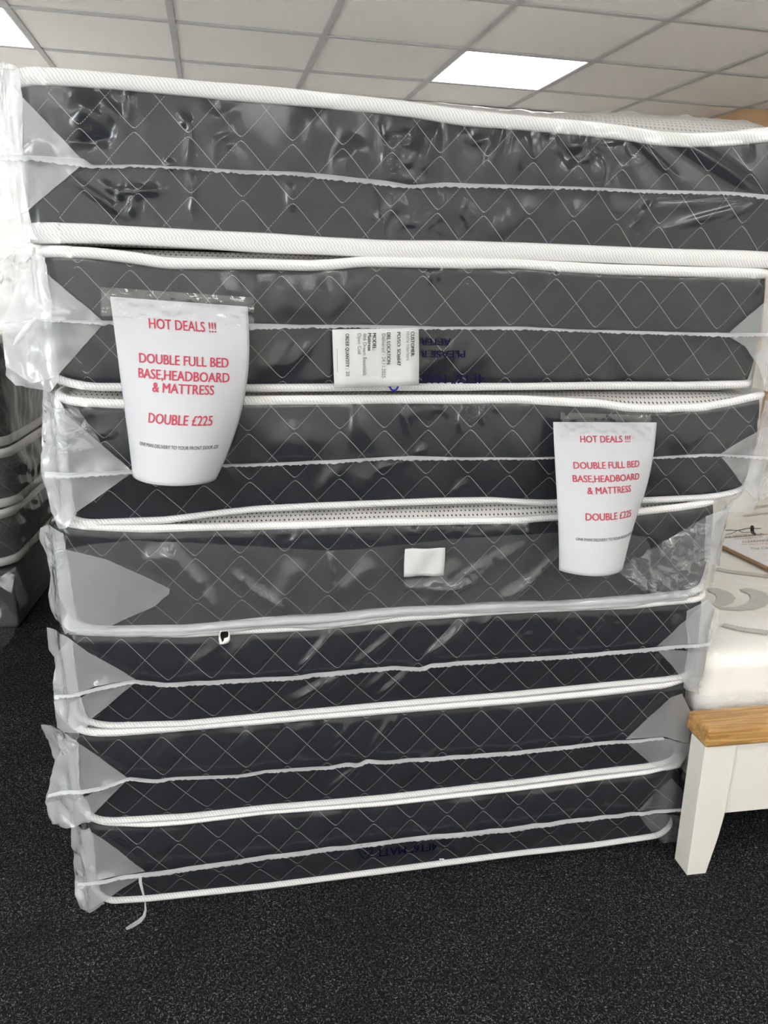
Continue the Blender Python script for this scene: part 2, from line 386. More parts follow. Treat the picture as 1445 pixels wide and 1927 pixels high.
# ------------------------------------------------------------------ the mattress stack
def P_(*a): return list(a)
MAT = [
 dict(sides=(38, 1520), top=[(38,138),(104,141),(250,153),(397,167),(550,180),(722,197),(797,207),(872,219),(1022,232),(1122,241),(1172,247),(1240,258),(1297,262),(1372,260),(1445,252),(1520,247)],
  bot=[(55,437),(173,439),(250,443),(480,456),(722,468),(980,472),(1222,482),(1445,489),(1520,491)], rt=.0125, rb=.0155,
  seam=[(-40,292,9),(60,298,8),(160,307,12),(172,315,6),(250,313,5),(360,317,4),(450,324,6),(550,327,6),(600,332,8),(722,345,8),(772,352,6),(837,348,7),(972,352,6),(1072,354,5),(1222,361,6),(1372,364,6),(1437,371,8),(1520,372,8)],
  L=[('gusset',[(20,160,-.020),(38,178,-.024),(157,303,-.030),(60,296,-.03),(-25,288,0)]),('gusset',[(-25,293,0),(60,300,-.03),(157,308,-.032),(104,352,-.026),(52,398,-.022),(10,415,-.01),(-25,420,.02)]),
     ('ear',[(-45,118,.10),(0,121,.02),(34,126,-.018),(42,178,-.022),(46,300,-.022),(54,400,-.020),(58,455,-.018),(0,462,.03),(-45,470,.12)])],
  R=[], ),
 dict(sides=(84, 1447), top=[(87,472),(173,476),(250,485),(311,495),(415,497),(480,497),(584,500),(636,497),(687,492),(791,494),(980,496),(1049,501),(1153,507),(1291,511),(1445,515)],
  bot=[(105,717),(120,722),(173,730),(480,732),(722,730),(980,729),(1153,727),(1291,727),(1429,724)], rt=.0095, rb=.0075,
  seam=[(3,612,4),(66,601,4),(150,605,4),(194,607,6),(300,609,8),(464,614,8),(480,614,9),(566,614,5),(688,614,5),(774,616,6),(826,617,4),(980,617,5),(1083,622,4),(1187,625,5),(1291,628,5),(1371,630,7),(1445,629,5),(1500,630,5)],
  L=[('gusset',[(3,607,.03),(40,520,.0),(75,503,-.020),(196,606,-.030),(66,600,-.03)]),('gusset',[(3,614,.03),(66,603,-.03),(196,608,-.032),(108,708,-.022),(60,722,-.01),(12,690,.03)]),
     ('ear',[(-6,500,.08),(20,478,.04),(82,478,-.016),(92,500,-.02),(100,600,-.022),(112,715,-.02),(96,737,-.012),(30,726,.03),(12,705,.05),(5,640,.05),(0,610,.04)]),
     ('crumple',[(-10,466,.05),(60,462,-.01),(86,474,-.02),(60,500,-.03),(10,540,.0),(-10,560,.04)])],
  R=[('gusset',[(1372,627,-.030),(1443,562,-.02),(1500,520,.06),(1500,628,.03)]),('gusset',[(1372,632,-.032),(1402,652,-.026),(1425,690,-.022),(1435,722,-.02),(1500,745,.06),(1500,633,.03)]),
     ('ear',[(1438,520,-.016),(1500,505,.06),(1500,745,.08),(1436,735,-.016),(1430,690,-.02),(1436,600,-.022)])]),
 dict(sides=(112, 1432), top=[(100,750),(121,757),(221,762),(480,755),(618,754),(722,753),(980,753),(1049,757),(1135,761),(1187,769),(1239,771),(1326,768),(1377,759),(1429,747)],
  bot=[(130,987),(173,987),(311,982),(415,968),(480,961),(600,955),(722,950),(826,946),(930,944),(980,947),(1025,949),(1201,945),(1326,939),(1360,935),(1390,928),(1420,920)], rt=.0085, rb=.0065,
  seam=[(80,897,9),(156,892,7),(247,887,5),(330,880,5),(419,876,4),(480,874,4),(618,868,5),(743,861,4),(774,861,7),(861,862,4),(980,862,3),(1035,861,3),(1225,861,3),(1325,855,4),(1355,856,4),(1429,860,4),(1480,868,4)],
  L=[('gusset',[(81,892,.03),(90,760,.0),(118,772,-.020),(248,886,-.030),(156,889,-.03)]),('gusset',[(81,901,.03),(156,894,-.03),(248,890,-.032),(142,965,-.022),(118,985,-.012),(95,940,.02)]),
     ('ear',[(79,736,.05),(112,742,-.01),(122,772,-.02),(128,880,-.022),(145,965,-.02),(128,990,-.016),(113,992,.0),(98,960,.03),(88,925,.04),(80,890,.04)]),
     ('crumple',[(83,752,.03),(150,770,-.024),(195,840,-.030),(100,852,.0),(82,850,.03)])],
  R=[('gusset',[(1355,854,-.030),(1420,813,-.022),(1440,795,-.01),(1500,775,.08),(1500,862,.04),(1429,858,-.02)]),('gusset',[(1355,859,-.032),(1429,862,-.02),(1500,872,.04),(1450,925,.06),(1408,936,.0),(1396,912,-.024)]),
     ('ear',[(1430,752,-.014),(1500,742,.05),(1500,880,.08),(1445,935,.06),(1380,958,.0),(1345,965,-.014),(1392,932,-.018),(1402,912,-.02),(1418,830,-.022)])]),
 dict(sides=(112, 1342), top=[(100,990),(131,991),(208,996),(277,998),(500,993),(722,986),(980,982),(1025,978),(1191,968),(1291,956),(1340,948)],
  bot=[(121,1185),(208,1190),(346,1188),(500,1173),(584,1170),(688,1160),(757,1153),(861,1150),(980,1143),(1049,1141),(1187,1132),(1291,1122),(1330,1114)], rt=.0075, rb=.0085,
  seam=[],
  flap=[(118,1034),(180,1024),(249,1017),(380,1022),(500,1030),(560,1034),(608,1036),(660,1034),(791,1021),(890,1012),(980,1006),(1060,1001),(1140,1003),(1215,1009),(1224,1032),(1336,968),(1334,1040),(1324,1118),(1187,1138),(980,1150),(861,1156),(757,1160),(688,1166),(584,1178),(500,1181),(346,1194),(208,1196),(130,1190)],
  L=[('gusset',[(84,1014,.04),(125,1032,-.030),(200,1052,-.036),(320,1107,-.040),(318,1118,-.040),(292,1140,-.036),(190,1184,-.030),(150,1182,-.028),(112,1108,-.01)]),
     ('ear',[(77,992,.04),(100,985,-.006),(122,1000,-.02),(130,1060,-.026),(150,1180,-.022),(126,1187,-.016),(104,1166,.02),(91,1120,.03),(95,1082,.03),(84,1040,.04),(75,1012,.05)]),
     ('crumple',[(78,1000,.03),(130,1004,-.028),(118,1060,-.03),(96,1075,.02)])],
  R=[('crumple',[(1160,1074,-.040),(1190,1052,-.044),(1222,1033,-.040),(1336,967,-.034),(1334,1040,-.034),(1322,1118,-.034),(1262,1126,-.044),(1205,1108,-.046)]),
     ('ear',[(1322,968,-.020),(1345,952,.0),(1388,938,.05),(1352,1000,.04),(1330,1048,.03),(1320,1052,-.02)])]),
 dict(sides=(124, 1318), top=[(120,1194),(140,1194),(346,1198),(584,1185),(757,1167),(980,1152),(1187,1144),(1300,1133)],
  bot=[(140,1362),(208,1371),(346,1367),(500,1352),(722,1332),(980,1310),(1118,1296),(1256,1283),(1295,1277)], rt=.0065, rb=.0065,
  seam=[(100,1317,3),(180,1296,5),(256,1280,5),(311,1287,6),(500,1277,6),(549,1274,6),(636,1265,7),(739,1255,6),(791,1258,6),(812,1250,6),(980,1239,6),(1083,1233,6),(1180,1225,6),(1236,1219,6),(1336,1211,3)],
  L=[('gusset',[(101,1313,.03),(106,1230,.0),(132,1200,-.022),(165,1226,-.024),(257,1279,-.032),(180,1292,-.032)]),('gusset',[(101,1320,.03),(180,1299,-.032),(257,1283,-.034),(168,1355,-.024),(140,1368,-.016),(106,1340,.01)]),
     ('ear',[(88,1180,.05),(122,1190,-.01),(138,1205,-.02),(146,1290,-.022),(172,1355,-.02),(150,1375,-.016),(108,1368,.01),(101,1318,.03),(103,1235,.03),(92,1222,.05)])],
  R=[('gusset',[(1236,1216,-.032),(1290,1166,-.026),(1328,1128,-.018),(1346,1162,.03),(1336,1209,.02)]),('gusset',[(1236,1223,-.034),(1336,1213,.02),(1304,1280,.01),(1292,1292,-.012),(1264,1252,-.026)]),
     ('ear',[(1292,1150,-.022),(1326,1126,-.012),(1350,1148,.04),(1338,1212,.04),(1304,1290,.03),(1284,1292,-.016),(1290,1230,-.022)])]),
 dict(sides=(132, 1285), top=[(121,1383),(208,1384),(346,1374),(500,1361),(722,1342),(980,1322),(1118,1309),(1256,1293),(1280,1285)],
  bot=[(145,1543),(208,1551),(346,1543),(500,1526),(722,1507),(980,1477),(1118,1459),(1222,1447),(1262,1439)], rt=.008, rb=.0065,
  seam=[(86,1509,3),(130,1494,5),(194,1481,5),(242,1463,4),(298,1468,4),(329,1463,3),(450,1458,3),(500,1449,3),(620,1443,4),(653,1436,6),(674,1439,6),(691,1430,6),(729,1432,5),(826,1425,6),(980,1414,6),(1083,1402,5),(1177,1393,4),(1249,1388,3)],
  L=[('gusset',[(87,1505,.03),(104,1432,.0),(125,1392,-.020),(152,1400,-.024),(240,1463,-.032),(194,1478,-.032)]),('gusset',[(87,1512,.03),(194,1484,-.032),(240,1467,-.034),(172,1536,-.024),(142,1550,-.016),(100,1550,.01)]),
     ('ear',[(78,1361,.05),(118,1372,-.01),(150,1396,-.02),(150,1470,-.022),(176,1536,-.02),(142,1554,-.016),(98,1553,.02),(85,1510,.03),(103,1431,.03),(92,1402,.05)]),
     ('crumple',[(100,1368,.0),(150,1378,-.03),(140,1410,-.03),(118,1416,-.01)])],
  R=[('gusset',[(1177,1391,-.032),(1262,1311,-.024),(1278,1300,-.014),(1302,1362,.01),(1292,1388,.01),(1249,1387,-.03)]),('gusset',[(1177,1396,-.034),(1249,1390,-.03),(1292,1391,.0),(1268,1432,.0),(1250,1446,-.016),(1228,1440,-.024)])]),
 dict(sides=(158, 1272), top=[(165,1552),(277,1557),(346,1552),(500,1533),(722,1517),(980,1488),(1118,1470),(1222,1457),(1262,1447)],
  bot=[(175,1694),(200,1702),(277,1703),(500,1676),(722,1645),(980,1611),(1118,1596),(1239,1578),(1262,1568)], rt=.006, rb=.0065,
  seam=[(144,1673,3),(187,1657,4),(270,1643,6),(300,1640,7),(346,1634,7),(500,1612,7),(618,1596,7),(732,1582,6),(826,1572,8),(980,1556,8),(1083,1541,6),(1199,1529,5),(1291,1521,3)],
  L=[('gusset',[(145,1668,.02),(150,1560,.0),(170,1560,-.02),(190,1575,-.024),(273,1641,-.032),(187,1654,-.032)]),('gusset',[(145,1676,.02),(187,1660,-.032),(273,1646,-.034),(194,1696,-.024),(158,1710,-.01)]),
     ('ear',[(134,1550,.03),(170,1552,-.012),(176,1580,-.022),(182,1650,-.022),(198,1697,-.02),(180,1708,-.014),(157,1713,.0),(143,1672,.02),(137,1600,.03)])],
  R=[('flap',[(1199,1527,-.032),(1262,1462,-.022),(1276,1478,-.008),(1290,1519,.0)]),('flap',[(1199,1532,-.034),(1290,1523,.0),(1282,1570,.0),(1242,1582,-.018),(1226,1566,-.024)])]),
]
# creases pressed into the front film: (u0,v0,u1,v1,half width m,height m)
CREASE = [
 [(148,168,143,250,.009,.010),(160,178,196,256,.009,.011),(186,168,227,246,.008,.010),(245,160,238,252,.005,.007),(357,212,356,316,.0035,.008),(340,235,356,222,.006,.006),(322,300,318,322,.005,.006),(362,320,364,412,.0035,.008),
  (130,268,222,262,.004,-.007),(218,356,322,357,.004,.006),(245,370,300,345,.004,.006),(240,372,180,340,.004,.005),(247,372,250,410,.004,.006),(130,330,250,420,.004,.004),(540,340,548,408,.004,.005),(548,340,556,400,.003,.005),
  (828,220,790,335,.013,.013),(800,340,775,350,.006,.006),(876,240,880,272,.006,.006),(880,272,925,262,.004,.006),(950,225,918,335,.007,.009),(715,225,724,340,.004,.007),(732,250,722,300,.003,.005),(985,235,975,330,.010,.010),
  (1165,236,1290,352,.005,.008),(1230,238,1440,368,.006,.011),(1280,260,1440,360,.008,.005),(1437,372,1215,446,.006,.008),(1437,374,1330,430,.005,.007),(1232,372,1175,450,.004,.007),(1437,372,1130,400,.006,.004),(1405,262,1412,300,.005,.006),
  (600,190,560,330,.02,.006),(640,200,610,330,.02,-.006),(680,260,640,330,.012,.006),(1015,380,900,455,.012,.005),(1100,380,1050,450,.012,.005)],
 [(500,505,460,600,.016,.006),(560,510,510,610,.018,.007),(610,520,560,610,.016,.006),(660,515,610,610,.014,.005),(545,640,500,720,.012,.006),(590,640,520,715,.010,.006),(810,502,812,540,.004,.006),(826,500,828,530,.004,.005),(1040,500,1046,545,.006,.004),(880,640,780,710,.012,.005),(930,650,840,720,.012,.004),(430,520,400,600,.02,.005),(1425,520,1440,560,.01,.008)],
 [(665,765,662,850,.005,.005),(682,770,690,850,.008,.007),(760,765,764,820,.003,.007),(775,762,770,800,.003,.006),(868,766,864,815,.0025,.007),(905,765,908,800,.003,.006),(640,870,590,950,.010,.007),(770,862,700,890,.005,.008),(785,858,800,838,.004,.008),(700,880,660,950,.016,.006),(560,790,520,860,.016,.005),(600,800,540,870,.02,.006),(850,930,880,905,.004,.005),(1290,780,1200,850,.02,.007),(1340,800,1260,850,.014,.006),(1150,880,1240,935,.016,-.005)],
 [(560,1000,550,1030,.004,.006),(660,995,670,1026,.004,.006),(780,990,786,1020,.006,.006),(870,985,880,1020,.01,.005),(1000,990,990,1015,.006,.005)],
 [(625,1191,553,1267,.0045,.009),(750,1184,653,1260,.004,.008),(653,1260,560,1336,.008,.009),(892,1163,784,1248,.004,.009),(876,1166,800,1240,.004,.007),(784,1248,688,1329,.006,.008),(653,1260,487,1346,.008,.007),(740,1255,640,1345,.009,.006),(930,1160,905,1180,.003,.006),(610,1280,510,1355,.005,.006),(985,1200,1010,1190,.006,.004),(470,1210,410,1260,.010,.006),(1275,1160,1262,1215,.008,.007),(1240,1230,1225,1270,.006,.006),(1290,1235,1252,1290,.005,.006),(415,1215,330,1280,.012,.006)],
 [(736,1353,677,1440,.0045,.009),(691,1426,636,1499,.004,.008),(677,1440,594,1506,.006,.008),(740,1352,742,1372,.003,.006),(662,1360,610,1420,.005,.006),(480,1370,430,1440,.010,.006),(840,1400,770,1450,.006,.006),(800,1430,720,1490,.008,.005),(430,1470,360,1530,.010,.006),(600,1370,520,1450,.012,.005),(980,1330,950,1390,.012,.005),(340,1390,260,1460,.01,.006)],
 [(640,1520,560,1590,.014,.004),(900,1500,800,1570,.014,.004),(300,1570,380,1630,.014,.004),(1000,1495,1060,1540,.02,.004),(1150,1480,1110,1540,.01,.004)],
]
# crumpled areas: (u, v, radius u, radius v, height m)
CRUMPLE = [[(1085,285,130,58,.0075),(745,395,70,55,.006),(250,378,75,40,.004),(400,240,60,70,.003),(760,290,45,60,.005),(850,400,110,50,.004),(190,220,90,60,.0035)],
           [(880,520,90,16,.003)], [(830,770,170,18,.003),(170,800,60,40,.003)], [(700,1005,400,14,.002)], [(1050,1190,160,40,.0025),(640,1265,80,16,.004)], [(560,1385,200,30,.002)], [(850,1540,200,40,.0015)]]

LEN = 1.88
NM = len(MAT)
for d in MAT:
    for k in ('top', 'bot'):
        q = np.array([fp(u, v, -.012) for u, v in d[k]]); d[k + 's'], d[k + 'z'] = q[:, 0], q[:, 2]
    vm = np.mean([v for _, v in d['top']]) * .5 + np.mean([v for _, v in d['bot']]) * .5
    d['sL'], d['sR'] = fp(d['sides'][0], vm)[0], fp(d['sides'][1], vm)[0]
# nearly flat contact levels between neighbours
CONT = []
ss = np.linspace(0.05, 1.30, 40)
for i in range(NM + 1):
    if i == 0: z = np.interp(ss, MAT[0]['tops'], MAT[0]['topz']) + .013
    elif i == NM: z = ss * 0
    else: z = .5 * (np.interp(ss, MAT[i - 1]['bots'], MAT[i - 1]['botz']) + np.interp(ss, MAT[i]['tops'], MAT[i]['topz']))
    k = np.polyfit(ss, z, 1); CONT.append((k[0], k[1]) if i < NM else (0.0, 0.0))
def cz(i, s): return CONT[i][0] * s + CONT[i][1]
MAT[-1]['botz'] = np.maximum(MAT[-1]['botz'], .0075)

def perimeter(sL, sR, L, r=.055):
    pts = []
    for s in np.arange(sL + r, sR - r, .012): pts.append((s, 0, 0, -1))
    for a in np.linspace(-90, 0, 9): pts.append((sR - r + r * math.cos(math.radians(a)), r + r * math.sin(math.radians(a)), math.cos(math.radians(a)), math.sin(math.radians(a))))
    for y in np.arange(r + .05, L - r, .06): pts.append((sR, y, 1, 0))
    for a in np.linspace(0, 90, 7): pts.append((sR - r + r * math.cos(math.radians(a)), L - r + r * math.sin(math.radians(a)), math.cos(math.radians(a)), math.sin(math.radians(a))))
    for s in np.arange(sR - r - .08, sL + r, -.08): pts.append((s, L, 0, 1))
    for a in np.linspace(90, 180, 7): pts.append((sL + r + r * math.cos(math.radians(a)), L - r + r * math.sin(math.radians(a)), math.cos(math.radians(a)), math.sin(math.radians(a))))
    for y in np.arange(L - r - .06, r + .03, -.06): pts.append((sL, y, -1, 0))
    for a in np.linspace(180, 270, 9): pts.append((sL + r + r * math.cos(math.radians(a)), r + r * math.sin(math.radians(a)), math.cos(math.radians(a)), math.sin(math.radians(a))))
    p = np.array(pts); p = p[np.r_[True, np.hypot(*(np.diff(p[:, :2], axis=0).T)) > 1e-5]]
    cl = np.hypot(*(np.diff(np.vstack([p[:, :2], p[:1, :2]]), axis=0).T)); arc = np.r_[0, np.cumsum(cl)]
    return p, arc
def zline(i, which, s, y):
    d = MAT[i]
    zf = smooth_interp(np.asarray(s, float), d[which + 's'], d[which + 'z'], .012)
    zc = cz(i, s) - d['rt'] if which == 'top' else cz(i + 1, s) + d['rb']
    w = np.exp(-(np.maximum(y, 0) / .16) ** 2)
    return w * zf + (1 - w) * zc

def sheet_poly(pts, step=.011, wob=.002, amp=.0, freq=40.0, seed=0, keep=None):
    """film panel: an outline of (u,v,depth) filled with small triangles and rumpled"""
    q = [fp(u, v, o) for u, v, o in pts]
    B = []; n = len(q)
    rs = np.random.RandomState(seed)
    for k in range(n):
        a, b = q[k], q[(k + 1) % n]; m = max(1, int(np.hypot(b[0] - a[0], b[2] - a[2]) / step))
        for t in range(m):
            p = a + (b - a) * t / m
            if t: p = p + np.array([rs.uniform(-wob, wob), 0, rs.uniform(-wob, wob)])
            B.append(p)
    B = np.array(B); Q = np.array(q)
    lo, hi = B.min(0), B.max(0)
    poly = B[:, [0, 2]]
    def inside(p):
        x, y = p; c = False; j = len(poly) - 1
        for i in range(len(poly)):
            xi, yi = poly[i]; xj, yj = poly[j]
            if (yi > y) != (yj > y) and x < (xj - xi) * (y - yi) / (yj - yi) + xi: c = not c
            j = i
        return c
    pts2 = [tuple(p) for p in poly]; nb = len(pts2)
    for x in np.arange(lo[0], hi[0], step):
        for z in np.arange(lo[2], hi[2], step):
            p = (x + rs.uniform(-.25, .25) * step, z + rs.uniform(-.25, .25) * step)
            if inside(p) and np.min(np.hypot(poly[:, 0] - p[0], poly[:, 1] - p[1])) > step * .5: pts2.append(p)
    r = delaunay_2d_cdt([Vector(p) for p in pts2], [(k, (k + 1) % nb) for k in range(nb)], [], 1, 1e-6)
    V2 = np.array([tuple(v) for v in r[0]]); F = [tuple(f) for f in r[2]]
    # depth: inverse-distance blend of the outline depths, plus rumples
    d = np.hypot(V2[:, None, 0] - B[None, :, 0], V2[:, None, 1] - B[None, :, 2]) + 1e-4
    w = d ** -2.2; dep = (w * B[None, :, 1]).sum(1) / w.sum(1)
    if amp:
        rid = 1 - 2 * np.abs(vnoise(V2[:, 0] * freq + seed * 7.3, V2[:, 1] * freq * .8 + V2[:, 0] * freq * .5)) * 2
        dep = dep + amp * (rid - .5) + amp * .7 * vnoise(V2[:, 0] * freq * 2.3, V2[:, 1] * freq * 2.1 + seed)
    if keep:                                         # lies in front of the mattress wherever the mattress is
        a, b_, lim = keep; q_ = smooth01((V2[:, 0] - a) / .02) * smooth01((b_ - V2[:, 0]) / .02)
        dep = np.where(q_ > 0, np.minimum(dep, dep * (1 - q_) + q_ * lim), dep)
    return np.stack([V2[:, 0], dep, V2[:, 1]], 1), F

LABELS = [
 'topmost plastic-wrapped charcoal mattress of the tall stack, under the ceiling',
 'wrapped charcoal mattress second from the top, with a printed delivery label on its film',
 'wrapped charcoal mattress third from the top, the right hand sign taped to its upper edge',
 'charcoal mattress in cloudy doubled film, with a small blank white sticker at its middle',
 'wrapped charcoal mattress third from the floor, with a torn hole near its upper left edge',
 'wrapped charcoal mattress second from the floor, with white tape edges close to its neighbours',
 'bottom wrapped charcoal mattress lying on the carpet, with a loose strip of film hanging off',
]
STACK = []
for i, d in enumerate(MAT):
    sL, sR = d['sL'], d['sR']; s0 = .5 * (sL + sR); zb = max(cz(i + 1, s0), 0)
    base = A0 + UX * s0; base[2] = zb
    O = np.array([s0, 0, zb])
    root = empty('mattress', base, TH, LABELS[i], 'mattress', 'wrapped charcoal mattresses in the tall stack'); STACK.append((root, O))
    per, arc = perimeter(sL, sR, LEN); n = len(per); S, Y, NX, NY = per.T
    zt, zo = zline(i, 'top', S, Y), zline(i, 'bot', S, Y)
    # dark quilted border
    rows = 11; V = []; UVs = []
    cS, cY, cZt, cZo = (np.r_[a, a[:1]] for a in (S, Y, zt, zo)); cNX, cNY = np.r_[NX, NX[:1]], np.r_[NY, NY[:1]]
    for r in range(rows):
        t = r / (rows - 1); bul = .004 + .010 * math.sin(math.pi * t) ** .7 - .006
        V += list(np.stack([cS + cNX * bul, cY + cNY * bul, cZo + (cZt - cZo) * t], 1) - O)
        UVs += list(np.stack([arc + sL + .021 * (i % 2), t * (cZt - cZo) - .5 * (cZt - cZo) + .0455 * (0 if i in (1, 4, 5) else 1)], 1))
    mesh_obj('quilted_border', V, grid_faces(rows, n + 1), MT['quilt'], root, UVs)
    # taped edges
    for nm, zz, rr, sg in (('top_edge_tape', zt, d['rt'], 1), ('bottom_edge_tape', zo, d['rb'], -1)):
        V = []; UVs = []; K = 12
        zc_ = np.r_[zz, zz[:1]]
        jit = 1 + .16 * vnoise(arc * 9 + i * 5, arc * 0 + 3)
        for k in range(K + 1):
            an = 2 * math.pi * k / K
            ro = rr * jit * math.sin(an); out_ = .0085 * math.cos(an) + .001
            V += list(np.stack([cS + cNX * out_, cY + cNY * out_, zc_ + ro], 1) - O)
            UVs += list(np.stack([arc, np.full(n + 1, rr * an)], 1))
        mesh_obj(nm, V, grid_faces(K + 1, n + 1), MT['piping'], root, UVs)
    # dotted top and bottom panels
    ys = np.r_[0, np.arange(.008, .2, .02), np.arange(.22, LEN - .02, .09), LEN - .002]; R_ = .055
    for nm, which in (('top_panel', 'top'), ('bottom_panel', 'bot')):
        V = []; UVs = []; nc = 70
        for y in ys:
            e = min(y, LEN - y); ins = R_ - math.sqrt(max(R_ * R_ - (R_ - min(e, R_)) ** 2, 0)) + .001
            s = np.linspace(sL + ins, sR - ins, nc); yy = np.full(nc, y + (.001 if y < .5 else 0))
            z = zline(i, which, s, yy * 0); dd = np.minimum(np.minimum(s - sL, sR - s), e)
            lift = (d['rt'] - .003) if which == 'top' else -(d['rb'] - .003)
            cont = cz(i, s) - .002 if which == 'top' else cz(i + 1, s) + .002
            q_ = smooth01(dd / .05); z = z * (1 - q_) + q_ * (cont if y > .012 else z) + .3 * lift * smooth01(dd / .01) * (1 - q_)
            if i == 0 and which == 'top':
                tz = np.interp(s, *np.array([fp(u, v, .12)[[0, 2]] for u, v in [(0,133),(300,155),(722,194),(850,203),(1000,218),(1130,217),(1200,222),(1300,226),(1445,236),(1520,240)]]).T)
                z = z + np.maximum(tz - z, -.004) * smooth01(e / .12) * smooth01(dd / .06)
            V += list(np.stack([s, yy, z], 1) - O); UVs += list(np.stack([s, yy], 1))
        F = grid_faces(len(ys), nc)
        if which == 'bot': F = [f[::-1] for f in F]
        mesh_obj(nm, V, F, MT['panel'], root, UVs)
        if i == 0 and which == 'top': TOPZ = (np.array(V) + O).reshape(len(ys), nc, 3)
    # clear film over the front, folded over both taped edges, and down both sides
    ns = int((sR - sL) / .0036); nt_ = 58
    s = np.linspace(sL - .002, sR + .002, ns); tt = np.linspace(0, 1, nt_)
    SS, TT = np.meshgrid(s, tt)
    zt1 = smooth_interp(s, d['tops'], d['topz'], .012) + d['rt'] * .7; zb1 = smooth_interp(s, d['bots'], d['botz'], .012) - d['rb'] * .7
    if i == NM - 1: zb1 = np.maximum(zb1, .001)
    ZZ = zt1[None] + (zb1 - zt1)[None] * TT
    endw = smooth01(np.minimum(SS - sL, sR - SS) / .03)
    edge = np.minimum(TT, 1 - TT)
    prof = .0112 + .004 * smooth01(edge / .10) + .003 * np.sin(math.pi * TT)
    disp = np.zeros_like(SS)
    disp += .0035 * vnoise(SS * 9 + i * 13, ZZ * 7) + .0022 * vnoise(SS * 22 + 40 + i * 3 + ZZ * 14, ZZ * 10 + i)
    for (u0, v0, u1, v1, w, a) in CREASE[i]:
        p, q = fp(u0, v0, -.02)[[0, 2]], fp(u1, v1, -.02)[[0, 2]]; dv = q - p; L2 = dv @ dv
        t = ((SS - p[0]) * dv[0] + (ZZ - p[1]) * dv[1]) / L2
        bend = .004 * vnoise(t * 3 + u0, t * 0 + v0)
        dist = ((SS - p[0]) * dv[1] - (ZZ - p[1]) * dv[0]) / math.sqrt(L2) + bend
        ww = 1.5 * (w * (.45 + .8 * np.clip(t, 0, 1)) if (u0 + v1) % 2 else w)
        disp += .8 * a * np.exp(-(dist / ww) ** 2) * smooth01((t + .1) / .45) * smooth01((1.1 - t) / .6)
    for (u, v, ru, rv, a) in CRUMPLE[i]:
        c = fp(u, v, -.02); r1 = fp(u + ru, v, -.02)[0] - c[0]; r2 = c[2] - fp(u, v + rv, -.02)[2]
        m = smooth01(1.3 - np.hypot((SS - c[0]) / r1, (ZZ - c[2]) / r2))
        X1 = SS * 30 + 3 * vnoise(ZZ * 26, SS * 26); Z1 = ZZ * 15 + 3 * vnoise(SS * 24 + 9, ZZ * 20)
        disp += .9 * a * m * ((1 - 4 * np.abs(vnoise(X1 + u, Z1))) * .7 + 1.0 * vnoise(SS * 55 + u, ZZ * 34 + SS * 20))
    yy = -(prof + disp * smooth01(edge / .05) * smooth01(endw)) * (.25 + .75 * endw)
    yy = np.minimum(yy, -.0105 * endw + .002)
    V = [np.stack([SS, yy, ZZ], 2).reshape(-1, 3)]
    F = grid_faces(nt_, ns)
    # sides
    for sx_, sgn in ((sL, -1), (sR, 1)):
        yv = np.r_[0, .03, .08, .2, .5, 1.0, LEN]; zv = np.linspace(0, 1, 14); k0 = sum(len(a) for a in V)
        G = []
        for t in zv:
            for y in yv:
                zt_, zb_ = zline(i, 'top', np.array([sx_]), np.array([y]))[0] + d['rt'], zline(i, 'bot', np.array([sx_]), np.array([y]))[0] - d['rb'] * (1 if i < NM - 1 else .7)
                G.append((sx_ + sgn * (.006 + .012 * math.sin(math.pi * t) * smooth01(y / .05)) + .006 * float(vnoise(np.array([y * 9 + i]), np.array([t * 6]))[0]) * (y > 0), y, zt_ + (zb_ - zt_) * t))
        V.append(np.array(G)); F += [tuple(a + k0 for a in f) for f in grid_faces(len(zv), len(yv))]
    fm_ = [0] * len(F)
    if i == 0:
        T = TOPZ[::1].copy(); fine = np.repeat(T, 1, axis=0)
        # film over the top with long wrinkles
        k0 = sum(len(a) for a in V); yv = np.r_[np.arange(.0, .5, .012), np.arange(.5, LEN, .1), LEN]; sv = np.linspace(sL, sR, 260)
        G = np.zeros((len(yv), len(sv), 3))
        for a, y in enumerate(yv):
            row = np.array([np.interp(y, ys, [TOPZ[b, int(c), 2] for b in range(len(ys))]) for c in range(70)])
            z = np.interp(sv, TOPZ[len(ys) // 2, :, 0], row)
            wr = .006 * np.maximum(0, vnoise(sv * 40 - y * 26, y * 5 + 0 * sv) + .1) * 2 + .004 * vnoise(sv * 70 - y * 40, y * 12 + sv * 8)
            G[a] = np.stack([sv, np.full(len(sv), y), z + .004 + wr * min(1, .2 + y / .03) * (.3 + .9 * smooth01((sv - .7) / .4))], 1)
        V.append(G.reshape(-1, 3)); F += [tuple(a + k0 for a in f) for f in grid_faces(len(yv), len(sv))]
    V = np.vstack(V) - O
    wrap = mesh_obj('plastic_wrap', V, F, None, root, mats=[MT['film'], MT['topfilm']], fmat=fm_ + [1] * (len(F) - len(fm_)))
    # sealed seam strip along the middle of the front
    if d['seam']:
        sq = np.array([(*fp(u, v, -.03)[[0, 2]], h / FPX * 1.42) for u, v, h in d['seam']])
        s = np.arange(sq[0, 0], sq[-1, 0], .0035); z = smooth_interp(s, sq[:, 0], sq[:, 1], .006); h = np.interp(s, sq[:, 0], sq[:, 2])
        inside_ = smooth01((s - sL + .05) / .08) * smooth01((sR + .05 - s) / .08)
        rag = .0011 * np.sin(s * 520 + 2 * np.sin(s * 130)) + .0016 * vnoise(s * 120, s * 0 + i)
        y0 = -.0235 * inside_ - .008 + .004 * vnoise(s * 30, s * 0 + 7 + i)
        V = np.vstack([np.stack([s, y0, z + h * .55], 1), np.stack([s, y0 - .004, z + h * .2], 1), np.stack([s, y0 - .007 - .002 * np.sin(s * 60), z - h * .1], 1), np.stack([s, y0 - .006, z - h * .55 + rag], 1)])
